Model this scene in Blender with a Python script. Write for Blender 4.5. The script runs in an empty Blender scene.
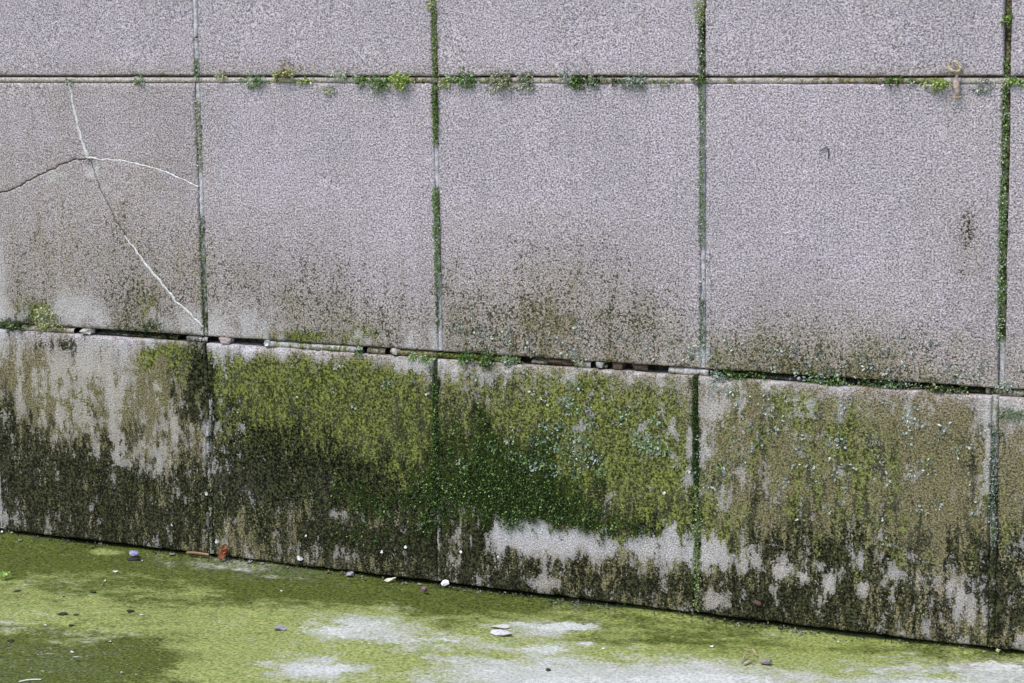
import bpy, math, random
import numpy as np
from mathutils import Matrix, Vector
from mathutils.geometry import delaunay_2d_cdt

random.seed(7)
rng = np.random.default_rng(7)
scene = bpy.context.scene
col = scene.collection

# ------------------------------------------------------------------ camera, light, exposure
HJ = 0.7527            # height of the joint above the bottom row of panels
PW, PH = 0.9, 0.8678   # panel module
HJ2 = HJ + PH
F = 2220.0
CAM = np.array([5.2233, -6.0625, 1.0673 + HJ])
YAW, PITCH, ROLL = -0.4811, -0.1466, -0.0143
cy_, sy_ = math.cos(YAW), math.sin(YAW)
FWD = np.array([sy_ * math.cos(PITCH), cy_ * math.cos(PITCH), math.sin(PITCH)])
_r = np.array([cy_, -sy_, 0.0]); _u = np.cross(_r, FWD)
RIGHT = math.cos(ROLL) * _r + math.sin(ROLL) * _u
UP = -math.sin(ROLL) * _r + math.cos(ROLL) * _u
cam_data = bpy.data.cameras.new('camera')
cam_data.sensor_width = 36.0
cam_data.lens = F / 1024 * 36
cam_data.clip_start = 0.05; cam_data.clip_end = 500
cam = bpy.data.objects.new('camera', cam_data); col.objects.link(cam)
M = Matrix(((RIGHT[0], UP[0], -FWD[0], CAM[0]), (RIGHT[1], UP[1], -FWD[1], CAM[1]), (RIGHT[2], UP[2], -FWD[2], CAM[2]), (0, 0, 0, 1)))
cam.matrix_world = M
scene.camera = cam

SUN_ELEV, SUN_AZ = math.radians(62), math.radians(205)    # azimuth clockwise from +Y
world = bpy.data.worlds.new('World'); scene.world = world
world.use_nodes = True
wn = world.node_tree.nodes; wl = world.node_tree.links
bg = wn.get('Background') or wn.new('ShaderNodeBackground')
sky = wn.new('ShaderNodeTexSky'); sky.sky_type = 'NISHITA'; sky.sun_disc = False
sky.sun_elevation = SUN_ELEV; sky.sun_rotation = SUN_AZ
sky.air_density = 1.0; sky.dust_density = 1.5; sky.ozone_density = 1.0
wl.new(sky.outputs[0], bg.inputs[0]); bg.inputs[1].default_value = 0.15
sun_d = bpy.data.lights.new('sun', 'SUN'); sun_d.energy = 1.5; sun_d.angle = math.radians(26); sun_d.color = (1.0, 0.955, 0.91)
sun = bpy.data.objects.new('sun', sun_d); col.objects.link(sun)
sdir = Vector((math.sin(SUN_AZ) * math.cos(SUN_ELEV), math.cos(SUN_AZ) * math.cos(SUN_ELEV), math.sin(SUN_ELEV)))
sun.rotation_euler = sdir.to_track_quat('Z', 'Y').to_euler()
sun.location = (2, -4, 6)
scene.view_settings.view_transform = 'Standard'
scene.view_settings.look = 'None'
scene.view_settings.exposure = 0.80
scene.view_settings.gamma = 1.0
scene.view_settings.use_curve_mapping = False

# ------------------------------------------------------------------ survey helpers (photo pixel <-> place)
def ray(px, py):
    return FWD + RIGHT * ((px - 512) / F) - UP * ((py - 341.5) / F)
def on_wall(px, py, y=0.0):
    d = ray(px, py); t = (y - CAM[1]) / d[1]
    return CAM + d * t
def on_ground(px, py, z=0.0):
    d = ray(px, py); t = (z - CAM[2]) / d[2]
    return CAM + d * t
def survey(P):
    d = P - CAM; z = d @ FWD
    z = np.where(z < 0.2, 0.2, z)
    return 512 + F * (d @ RIGHT) / z, 341.5 - F * (d @ UP) / z
PXM = 300.0   # rough pixels per metre on the wall

# ------------------------------------------------------------------ numpy noise
def _hash(ix, iz, seed):
    h = (ix.astype(np.int64) * 374761393 + iz.astype(np.int64) * 668265263 + seed * 1442695041) & 0xFFFFFFFF
    h = ((h ^ (h >> 13)) * 1274126177) & 0xFFFFFFFF
    h = h ^ (h >> 16)
    return (h & 0xFFFF) / 65535.0
def vnoise(x, z, seed=0):
    ix = np.floor(x); iz = np.floor(z); fx = x - ix; fz = z - iz
    fx = fx * fx * (3 - 2 * fx); fz = fz * fz * (3 - 2 * fz)
    a = _hash(ix, iz, seed); b = _hash(ix + 1, iz, seed); c = _hash(ix, iz + 1, seed); d = _hash(ix + 1, iz + 1, seed)
    return (a * (1 - fx) + b * fx) * (1 - fz) + (c * (1 - fx) + d * fx) * fz
def fbm(x, z, s, seed=0, o=3):
    t = 0; a = 0.5
    for k in range(o):
        t = t + a * (vnoise(x * s + 17.3 * k, z * s - 9.1 * k, seed + k) - 0.5); s *= 2.1; a *= 0.5
    return t

# ------------------------------------------------------------------ stain survey (densities 0-9 noted on the wall, 33 columns)
def G_(s):
    return np.array([[int(ch) for ch in row.replace(' ', '').replace('|', '')] for row in s.strip().split('\n')], float) / 9.0
LOW = {}
LOW['G'] = G_('''1121122|0112212|22333333|222111111|11
3322287|6677775|45566665|356655433|33
4443297|9999996|56777776|466666655|44
5555465|9999999|67888887|466666666|45
5566545|8899999|78888888|466766666|56
4556555|6788999|88888888|566766666|66
4556543|5667988|78888899|566666666|66
4545433|4555777|77799999|666666666|55
4455544|4555666|66667899|776666666|55
5555555|5665555|55222444|566666544|44
4555556|6665555|55555666|666666643|44
3344566|6665665|55566766|666666644|65
4444677|6665665|55565678|667766666|77''')
LOW['K'] = .87 * G_('''1442016|0000001|12100001|100000000|01
0241026|1111112|24211112|222222111|22
2111137|2211123|34322222|223332222|32
3212248|3332223|45433222|223333322|31
5323237|5554334|56543333|333333322|31
7434446|7776445|67654333|333333333|42
8656545|8888667|67765433|334444333|53
9877656|8999888|77775444|445566444|75
9888888|8999998|77787777|557788665|86
9888888|7777667|88334444|567777665|96
7889998|6678999|78777777|767888775|96
6788887|5566778|88777777|777888765|76
7888887|6666667|88777777|777777777|55''')  # lower rows: black crust, plus light falloff at the wall foot painted in
LOW['M'] = G_('''0000000|0000000|00000000|000000000|00
0000000|0000000|01000000|000000000|00
0000000|0000001|12100000|000000000|00
0000000|0000001|23211000|000000000|00
0000000|0000001|35432000|000000000|00
0000000|0000012|46643100|000000000|00
0000000|0000124|68864210|000000000|00
0000000|0001224|78875310|000000000|00
0000000|0012344|44776532|000000000|00
0000000|0000123|21000000|000000000|00
0000000|0001222|10000000|000000000|00
0000000|0000000|00000000|000320000|00
0000000|0000000|00000000|000000000|00''')
LOW['P'] = G_('''4324651|8865555|44444455|344444455|54
5447611|2211123|43322223|643343333|43
4567610|1110002|22222223|642232222|32
4456631|1110001|11122123|642222222|32
3445543|2110000|11112112|532222222|31
2455455|2110000|10011112|332122211|21
1354665|2110000|20001111|222121111|21
1233663|2100000|20000100|111122111|12
1211222|2100011|21310125|421112111|12
2111112|1223332|14989586|854332223|12
1111112|2110000|12222223|212323254|23
3211211|2233333|23223212|212222344|34
2211222|1221221|22233332|232222223|23''')  # top row: bare concrete, plus the sky-lit top edge painted pale
LOW['B'] = G_('''2332111|1122222|44444444|444455555|55
6777655|2233334|44444444|567665677|66
7888766|2222233|44444444|567665677|66
8888877|2222223|44444444|567665677|67
8888877|2222222|44444444|567665677|67
8888877|2222222|33334444|567665677|67
8888877|2222222|33334444|567665677|66
7777777|3222222|33334444|567665677|56
6677666|3334444|44334444|567665677|56
7788777|5567777|75222234|456666665|55
6666666|6667788|87777777|777777777|66
7777777|7778888|88888877|888888877|67
7777777|7777777|88888888|888888888|88''')
UPR = {}
z33 = '0' * 33
UPR['K'] = .82 * G_('\n'.join([z33] * 5 + ['0000000|0000000|00000000|000000000|00', '1111211|0011000|01111100|000000000|00',
'1122222|1111100|12222210|000100000|00', '1222322|2222210|22222221|011111000|00', '2222322|3333321|33333332|111111111|11',
'3333544|3334333|34444443|222222222|11', '3512543|2234453|44444443|334444332|22', '6523443|2244354|44544444|455555544|33']))
UPR['G'] = .8 * G_('\n'.join([z33] * 7 + ['1111111|0000000|00000000|000000000|00', '2222222|1111000|11222110|000110000|00', '2222222|2221110|22222221|011111110|00',
'2222322|2233221|33333332|122222222|11', '3411522|2234432|33333333|344444432|22', '4522521|2356342|34444443|466666554|33']))
UPR['M'] = G_('\n'.join([z33] * 13))
UPR['P'] = G_('\n'.join([z33] * 9 + ['0010000|0000000|00000000|000000000|00', '1032012|2100001|00000000|000000000|00', '5266266|7522525|21111123|211111111|22', '2234255|6623544|32222223|222222223|33']))
UPR['B'] = G_('\n'.join(['4444444|1111111|11111111|111111111|11', '3333333|0000000|00000000|000000001|11', '3333333|0000000|00000000|000000001|11', '3333333|0000000|00000000|000000001|11', '4444444|0000000|00000000|000000011|11', '4444444|1000000|00000000|000000011|11',
'4555544|2221100|11222110|000000011|11', '5555555|3322110|22333211|000000112|22', '5555555|4333221|33444322|111111112|22', '5555555|4444322|44555443|122222222|22',
'5555555|4455433|55666554|234443333|33', '4434444|3345543|55666554|456665544|44', '4445444|4455544|55666654|567777655|55']))
# single marks noted by hand: layer, x, y, half width, half height, amount
MARKS = [('K', 385, 537, 52, 11, .5), ('K', 60, 480, 60, 30, .2), ('K', 250, 470, 40, 30, .2), ('K', 500, 590, 40, 10, .3), ('K', 967, 232, 9, 20, .55), ('K', 964, 272, 5, 9, .4), ('K', 969, 215, 5, 8, .4), ('B', 967, 235, 16, 32, .4), ('K', 983, 271, 3, 3, .5),
         ('K', 60, 345, 22, 8, .5), ('K', 72, 353, 9, 9, .5), ('K', 16, 326, 16, 9, .7), ('G', 40, 315, 22, 14, .6), ('G', 150, 308, 12, 22, .4),
         ('K', 152, 326, 8, 10, .5), ('P', 78, 303, 14, 14, .5), ('P', 60, 175, 11, 5, .9), ('P', 94, 172, 10, 9, .9), ('P', 50, 181, 12, 4, .5), ('K', 90, 180, 8, 6, .25),
         ('K', 200, 375, 9, 36, .35), ('P', 207, 440, 4, 34, .7), ('K', 212, 400, 4, 40, .6), ('G', 168, 364, 18, 20, .5), ('K', 993, 580, 9, 38, .5),
         ('K', 5, 440, 7, 70, .5), ('P', 1, 285, 6, 45, .9), ('G', 300, 337, 26, 5, .5), ('G', 362, 336, 14, 12, .5), ('G', 262, 336, 10, 3, .2),
         ('P', 540, 540, 38, 16, .4), ('P', 610, 545, 32, 12, .3), ('P', 676, 545, 20, 15, .35), ('P', 548, 583, 12, 7, .5), ('P', 715, 545, 8, 12, .4),
         ('P', 780, 573, 8, 8, .6), ('P', 804, 577, 9, 6, .6), ('P', 830, 585, 8, 10, .5), ('P', 865, 590, 6, 9, .6), ('P', 962, 600, 12, 20, .4), ('P', 720, 603, 18, 9, .5),
         ('P', 852, 556, 10, 14, .35), ('P', 705, 452, 10, 8, .6), ('K', 350, 545, 60, 12, .2), ('K', 520, 590, 14, 8, .4), ('K', 640, 585, 25, 9, .5), ('K', 775, 598, 45, 10, .35),
         ('K', 600, 603, 6, 9, .5), ('K', 542, 566, 8, 10, .3), ('B', 100, 615, 1, 1, 0), ('K', 640, 545, 5, 14, .4), ('K', 588, 540, 4, 14, .5), ('K', 656, 552, 5, 20, .4),
         ('K', 470, 555, 7, 34, .4), ('K', 488, 540, 4, 26, .4), ('G', 462, 525, 5, 10, .5), ('G', 480, 560, 6, 20, .4), ('K', 985, 430, 2, 2, 0), ('P', 990, 440, 5, 60, .45),
         ('P', 438, 342, 5, 12, .6), ('P', 703, 352, 7, 13, .9), ('B', 256, 70, 300, 8, .4), ('B', 900, 72, 90, 8, .4), ('B', 620, 74, 80, 5, .3), ('P', 410, 366, 30, 6, .5), ('P', 450, 370, 18, 12, .4), ('P', 480, 375, 9, 12, .4), ('P', 460, 540, 5, 22, .3)]
H2X = [0, 128, 256, 384, 512, 640, 768, 896, 1024]; H2Y = [331, 336, 344, 352, 361, 368, 378, 387, 397]
GY = [535, 548, 560, 577, 594, 610, 626, 641, 655]
def mirror(px):
    m = np.mod(px, 2048.0); return np.where(m > 1024, 2048 - m, m)
def gridlook(g, c, r):
    c = np.clip(c, 0, g.shape[1] - 1.001); r = np.clip(r, 0, g.shape[0] - 1.001)
    i = np.floor(c).astype(int); j = np.floor(r).astype(int); fc = c - i; fr = r - j
    return (g[j, i] * (1 - fc) + g[j, i + 1] * fc) * (1 - fr) + (g[j + 1, i] * (1 - fc) + g[j + 1, i + 1] * fc) * fr
def wall_fields(P, low):
    """stain densities at points on the wall (P: n x 3)"""
    px, py = survey(P)
    inside = (px > -20) & (px < 1044)
    mx = mirror(px)
    wob = fbm(P[:, 0], P[:, 2], 9, 3) * 0.9
    c = mx / 32 + wob
    h2 = np.interp(mx, H2X, H2Y); gy = np.interp(mx, H2X, GY)
    # off-frame panels repeat the survey by height above ground, not by pixel
    zz = P[:, 2]
    if low:
        v = np.where(inside, (py - h2) / (gy - h2), (HJ - zz) / HJ)
        src = LOW
    else:
        v = np.where(inside, (py - 79) / (h2 - 79), (HJ2 - zz) / PH)
        src = UPR
    r = np.clip(v, 0, 1) * 12 + fbm(P[:, 0], P[:, 2], 14, 8) * 0.8
    out = {}
    for k in 'GKMPB':
        f = gridlook(src[k], c, r)
        if not low:
            f = np.where(v < -0.02, 0.0, f)
        for (kk, x, y, rx, ry, a) in MARKS:
            if kk == k and a > 0:
                d = ((px - x) / rx) ** 2 + ((py - y) / ry) ** 2
                f = f + a * np.exp(-d * 1.1) * inside
        am = {'G': .45, 'K': .70, 'M': .9, 'P': 1.35, 'B': .6}[k]
        br = fbm(P[:, 0] * 1.0, P[:, 2] * .30, 30, 100 + ord(k), 3) * am + fbm(P[:, 0], P[:, 2] * .8, 9, 130 + ord(k), 2) * .3
        f = f + br * np.clip(f * 4, 0, 1) * (.9 if low else (.22 if k == 'K' else .6))
        out[k] = np.clip(f, 0, 1)
    return out

# ------------------------------------------------------------------ mesh helpers
def mesh_np(name, V, quads=None, tris=None, mats=(), smooth=None, attrs=None, cols=None):
    me = bpy.data.meshes.new(name)
    V = np.asarray(V, np.float32); me.vertices.add(len(V)); me.vertices.foreach_set('co', V.ravel())
    nq = 0 if quads is None else len(quads); nt = 0 if tris is None else len(tris)
    loops = np.concatenate(([] if nq == 0 else [np.asarray(quads, np.int32).ravel()]) + ([] if nt == 0 else [np.asarray(tris, np.int32).ravel()]))
    me.loops.add(len(loops)); me.loops.foreach_set('vertex_index', loops.astype(np.int32))
    starts = np.concatenate((np.arange(nq) * 4, nq * 4 + np.arange(nt) * 3)).astype(np.int32)
    me.polygons.add(nq + nt); me.polygons.foreach_set('loop_start', starts)
    if smooth is not None:
        sm = np.full(nq + nt, bool(smooth)) if np.isscalar(smooth) else np.asarray(smooth, bool)
        me.polygons.foreach_set('use_smooth', sm)
    for k, a in (attrs or {}).items():
        at = me.attributes.new(k, 'FLOAT', 'POINT'); at.data.foreach_set('value', np.asarray(a, np.float32))
    if cols is not None:
        at = me.attributes.new('tone', 'FLOAT_COLOR', 'POINT')
        at.data.foreach_set('color', np.concatenate((cols, np.ones((len(cols), 1))), 1).astype(np.float32).ravel())
    for m in mats: me.materials.append(m)
    me.update(calc_edges=True)
    return me
def link(name, me, parent=None, loc=None):
    o = bpy.data.objects.new(name, me); col.objects.link(o)
    if parent is not None: o.parent = parent
    if loc is not None: o.location = loc
    return o
def tag(o, label=None, cat=None, group=None, kind=None):
    if label: o['label'] = label
    if cat: o['category'] = cat
    if group: o['group'] = group
    if kind: o['kind'] = kind
    return o
def recentre(me, p):
    n = len(me.vertices); a = np.empty(n * 3, np.float32); me.vertices.foreach_get('co', a)
    a = a.reshape(-1, 3) - np.asarray(p, np.float32); me.vertices.foreach_set('co', a.ravel()); me.update()

# ------------------------------------------------------------------ node helpers
class NT:
    def __init__(s, name):
        s.m = bpy.data.materials.new(name); s.m.use_nodes = True; s.t = s.m.node_tree
        s.t.nodes.clear()
        s.out = s.n('ShaderNodeOutputMaterial'); s.b = s.n('ShaderNodeBsdfPrincipled')
        s.t.links.new(s.b.outputs[0], s.out.inputs[0])
        s.pos = s.n('ShaderNodeNewGeometry').outputs['Position']
    def n(s, t, **kw):
        nd = s.t.nodes.new(t)
        for k, v in kw.items(): setattr(nd, k, v)
        return nd
    def inp(s, sock, v):
        if hasattr(v, 'is_output'): s.t.links.new(v, sock)
        else: sock.default_value = v
    def math(s, op, a, b=0.0, c=None, clamp=False):
        nd = s.n('ShaderNodeMath', operation=op); nd.use_clamp = clamp
        s.inp(nd.inputs[0], a); s.inp(nd.inputs[1], b)
        if c is not None: s.inp(nd.inputs[2], c)
        return nd.outputs[0]
    def mapped(s, scale, off=(0, 0, 0)):
        nd = s.n('ShaderNodeMapping'); s.inp(nd.inputs[0], s.pos)
        nd.inputs['Scale'].default_value = scale; nd.inputs['Location'].default_value = off
        return nd.outputs[0]
    def noise(s, scale, detail=2, rough=0.55, vec=None, off=None):
        nd = s.n('ShaderNodeTexNoise'); 
        if vec is None: vec = s.mapped((1, 1, 1), off or (0, 0, 0))
        s.inp(nd.inputs['Vector'], vec); nd.inputs['Scale'].default_value = scale
        nd.inputs['Detail'].default_value = detail; nd.inputs['Roughness'].default_value = rough
        return nd.outputs[0]
    def rng(s, v, a, b, c=0.0, d=1.0, smooth=False):
        nd = s.n('ShaderNodeMapRange'); nd.interpolation_type = 'SMOOTHSTEP' if smooth else 'LINEAR'
        s.inp(nd.inputs[0], v); s.inp(nd.inputs[1], a); s.inp(nd.inputs[2], b); s.inp(nd.inputs[3], c); s.inp(nd.inputs[4], d)
        return nd.outputs[0]
    def mix(s, f, a, b, blend='MIX'):
        nd = s.n('ShaderNodeMix', data_type='RGBA', blend_type=blend)
        s.inp(nd.inputs[0], f)
        for sock, v in ((nd.inputs[6], a), (nd.inputs[7], b)):
            if isinstance(v, tuple): v = (*v[:3], 1)
            s.inp(sock, v)
        return nd.outputs[2]
    def attr(s, name):
        return s.n('ShaderNodeAttribute', attribute_name=name).outputs['Fac']
    def attrc(s, name):
        return s.n('ShaderNodeAttribute', attribute_name=name).outputs['Color']
    def wsum(s, *pairs):
        t = None
        for v, w in pairs:
            x = s.math('MULTIPLY', v, w)
            t = x if t is None else s.math('ADD', t, x)
        return t
    def cover(s, dens, n, w):
        """1 where density exceeds the noise; w = softness"""
        return s.rng(s.math('SUBTRACT', s.math('MULTIPLY_ADD', dens, 1 + 2 * w, -w), n), -w, w, 0, 1, smooth=True)

def concrete(name, base_d, base_l, grain=182, bump=0.0026, streak=True):
    s = NT(name)
    n1 = s.noise(grain, 1, .5); n2 = s.noise(grain * 2.2, 1, .5, off=(3.1, 1.7, 5.2))
    g0 = s.wsum((n1, .55), (n2, .45))
    g = s.rng(g0, .37, .63)
    n3 = s.noise(138, 2, .65, off=(7.7, 2.3, 9.9))
    g3 = s.rng(n3, .3, .7)
    st = s.rng(s.noise(1, 3, .6, vec=s.mapped((75, 40, 22))), .28, .72)
    gk = s.rng(s.wsum((s.noise(120, 2, .6, off=(1.7, 8.3, 4.9)), .7), (g, .12), (st, .12)), .385, .60)
    st2 = s.rng(s.noise(1, 3, .6, vec=s.mapped((60, 40, 16), (4.4, 8.8, 1.1))), .28, .72)
    md = s.rng(s.noise(26, 4, .6), .28, .72)
    md2 = s.rng(s.noise(34, 4, .62, off=(2.2, 6.1, 3.3)), .28, .72)
    lo = s.noise(2.2, 3, .5)
    G, K, MM, P, B = [s.attr(k) for k in 'GKMPB']
    base = s.mix(g, base_d, base_l)
    hue = s.rng(s.noise(130, 0, .5, off=(9, 4, 2)), .3, .7)
    base = s.mix(.5, base, s.mix(hue, (.93, .98, 1.06), (1.07, 1.0, .95)), 'MULTIPLY')
    base = s.mix(.6, base, s.mix(s.rng(lo, .3, .7), (.84, .84, .83), (1.12, 1.10, 1.11)), 'MULTIPLY')
    run = s.rng(s.noise(1, 4, .6, vec=s.mapped((22, 9, 1.6), (3.3, 1, 2))), .3, .7)
    base = s.mix(.55, base, s.mix(run, (.86, .87, .84), (1.06, 1.05, 1.06)), 'MULTIPLY')
    pv = s.n('ShaderNodeTexVoronoi'); pv.inputs['Scale'].default_value = 48; s.inp(pv.inputs['Vector'], s.pos)
    pit = s.math('MULTIPLY', s.rng(pv.outputs['Distance'], .10, .20, 1, 0), s.rng(s.noise(19, 1, .5, off=(5, 9, 4)), .54, .62))
    base = s.mix(s.math('MULTIPLY', pit, .6), base, (.10, .09, .085))
    # tan weathering
    base = s.mix(s.math('MULTIPLY', B, s.rng(md, 0, 1, .6, 1.0)), base, s.mix(1.0, base, (.68, .635, .43), 'MULTIPLY'))
    # green film
    nG = s.wsum((g3, .54), (st, .28), (md2, .18))
    nG = s.rng(nG, .25, .75)
    mG = s.cover(s.math('MULTIPLY', G, 1.05), nG, .24)
    base = s.mix(s.rng(G, .1, .7), base, s.mix(1.0, base, (.60, .585, .34), 'MULTIPLY'))
    cG = s.mix(gk, (.014, .020, .003), (.230, .250, .062))
    cG = s.mix(s.math('MULTIPLY', B, .8, clamp=True), cG, s.mix(gk, (.024, .029, .008), (.300, .315, .135)))
    cG = s.mix(s.rng(md, .3, .8), cG, s.mix(1.0, cG, (1.15, 1.2, .8), 'MULTIPLY'))
    c = s.mix(s.math('MULTIPLY', mG, .92), base, cG)
    # brown scum near the ground
    mB = s.cover(s.rng(B, .48, .85), s.rng(s.wsum((g3, .4), (md2, .35), (st2, .25)), .25, .75), .3)
    c = s.mix(s.math('MULTIPLY', mB, .8), c, s.mix(g, (.045, .036, .016), (.345, .290, .170)))
    # black crust, sits in the pits of the grain and in runs; also wall-foot light falloff
    nK = s.wsum((g3, .38), (st2, .46), (md, .16)) if streak else s.wsum((g3, .66), (st2, .16), (md, .18))
    nK = s.rng(nK, .25, .75)
    mK = s.cover(K, nK, .12)
    cK = s.mix(s.rng(gk, .18, 1), (.002, .003, .002), (.074, .078, .034))
    cK = s.mix(s.rng(K, .25, .6), s.mix(g, (.022, .023, .012), (.125, .12, .075)), cK)
    c = s.mix(s.math('MULTIPLY', mK, .93), c, cK)
    # moss green bloom
    nM = s.rng(s.wsum((g3, .4), (md2, .6)), .25, .75)
    mM = s.cover(MM, nM, .12)
    cM = s.mix(g, (.008, .016, .003), (.075, .105, .020))
    c = s.mix(s.math('MULTIPLY', mM, .9), c, cM)
    # pale bare / lime bloom; also painted sky light on the lower panels' top edge
    nP = s.rng(s.wsum((g3, .26), (st, .34), (md, .40)), .27, .73)
    mP = s.cover(s.math('SUBTRACT', P, .02), nP, .10)
    mP = s.math('MULTIPLY', mP, s.rng(P, .35, .95, .55, .95))
    cP = s.mix(g, (.34, .32, .33), (.71, .675, .70))
    cP = s.mix(s.math('MULTIPLY', B, .8), cP, s.mix(1.0, cP, (.80, .73, .56), 'MULTIPLY'))
    c = s.mix(mP, c, cP)
    s.t.links.new(c, s.b.inputs['Base Color'])
    s.b.inputs['Roughness'].default_value = .92
    s.b.inputs['Specular IOR Level'].default_value = .06
    bp = s.n('ShaderNodeBump'); bp.inputs['Strength'].default_value = .9; bp.inputs['Distance'].default_value = bump
    h = s.wsum((g, .7), (g3, .3), (mK, .25), (mG, .15), (mM, .5))
    s.t.links.new(h, bp.inputs['Height']); s.t.links.new(bp.outputs[0], s.b.inputs['Normal'])
    return s.m

MAT_PANEL = concrete('weathered_concrete', (.155, .133, .150), (.750, .662, .698))
MAT_PANEL_UP = concrete('rough_concrete', (.155, .133, .150), (.750, .662, .698), streak=False)
MAT_MORTAR = concrete('pale_mortar', (.34, .33, .34), (.64, .62, .64), grain=140, bump=.002)
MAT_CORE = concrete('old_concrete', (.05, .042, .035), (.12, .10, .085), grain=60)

def ground_mat():
    s = NT('algae_covered_concrete')
    g = s.rng(s.wsum((s.noise(95, 1, .5), .6), (s.noise(210, 1, .5, off=(3, 1, 5)), .4)), .35, .65)
    g3 = s.rng(s.noise(70, 3, .6, off=(7, 2, 9)), .3, .7)
    sm = s.rng(s.noise(1, 4, .6, vec=s.mapped((10, 26, 1))), .28, .72)
    md = s.rng(s.noise(16, 4, .6), .28, .72)
    md2 = s.rng(s.noise(22, 4, .6, off=(5, 8, 1)), .28, .72)
    G, D, W, T = [s.attr(k) for k in ('G', 'D', 'W', 'T')]
    base = s.mix(g, (.30, .31, .28), (.55, .56, .52))
    base = s.mix(T, base, s.mix(1.0, base, (.66, .56, .38), 'MULTIPLY'))
    nG = s.rng(s.wsum((g3, .3), (sm, .4), (md, .3)), .25, .75)
    mG = s.cover(s.math('MULTIPLY', G, 1.1), nG, .75)
    cG = s.mix(g, (.125, .148, .028), (.395, .415, .130))
    cG = s.mix(s.rng(md2, .2, .8), cG, s.mix(1.0, cG, (.78, .90, .70), 'MULTIPLY'))
    c = s.mix(s.math('MULTIPLY', mG, .93), base, cG)
    nD = s.rng(s.wsum((g3, .3), (md2, .4), (sm, .3)), .25, .75)
    mD = s.cover(D, nD, .75)
    cD = s.mix(g, (.018, .028, .004), (.110, .135, .022))
    c = s.mix(s.math('MULTIPLY', mD, .93), c, cD)
    nW = s.rng(s.wsum((g3, .45), (sm, .2), (md, .35)), .25, .75)
    mW = s.cover(W, nW, .15)
    c = s.mix(s.math('MULTIPLY', mW, .82), c, s.mix(g, (.38, .40, .37), (.66, .67, .64)))
    sp = s.n('ShaderNodeTexVoronoi'); sp.inputs['Scale'].default_value = 55; s.inp(sp.inputs['Vector'], s.pos)
    spk = s.math('MULTIPLY', s.rng(sp.outputs['Distance'], .10, .16, 1, 0), s.rng(s.noise(30, 1, .5, off=(1, 9, 4)), .52, .60))
    c = s.mix(s.math('MULTIPLY', spk, .55), c, (.62, .64, .58))
    s.t.links.new(c, s.b.inputs['Base Color'])
    s.inp(s.b.inputs['Roughness'], s.rng(md, 0, 1, .62, .9))
    s.b.inputs['Specular IOR Level'].default_value = .12
    bp = s.n('ShaderNodeBump'); bp.inputs['Strength'].default_value = .9; bp.inputs['Distance'].default_value = .0032
    s.t.links.new(s.wsum((g, .4), (g3, .4), (mG, .4)), bp.inputs['Height']); s.t.links.new(bp.outputs[0], s.b.inputs['Normal'])
    return s.m
MAT_GROUND = ground_mat()

def tone_mat(name, rough=.75, spec=.3, scale=220, amt=.35, trans=0.0):
    s = NT(name)
    g = s.rng(s.noise(scale, 2, .6), .3, .7)
    c = s.mix(amt, s.attrc('tone'), s.mix(g, (.55, .55, .55), (1.45, 1.45, 1.45)), 'MULTIPLY')
    s.t.links.new(c, s.b.inputs['Base Color']); s.b.inputs['Roughness'].default_value = rough
    s.b.inputs['Specular IOR Level'].default_value = spec
    return s.m
MAT_MOSS = tone_mat('moss_leaf', .8, .2)
MAT_LICHEN = tone_mat('lichen_crust', .9, .15)
MAT_BIT = tone_mat('litter', .7, .3, 160, .3)
MAT_STONE = tone_mat('pebble_stone', .85, .3, 120, .5)

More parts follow.
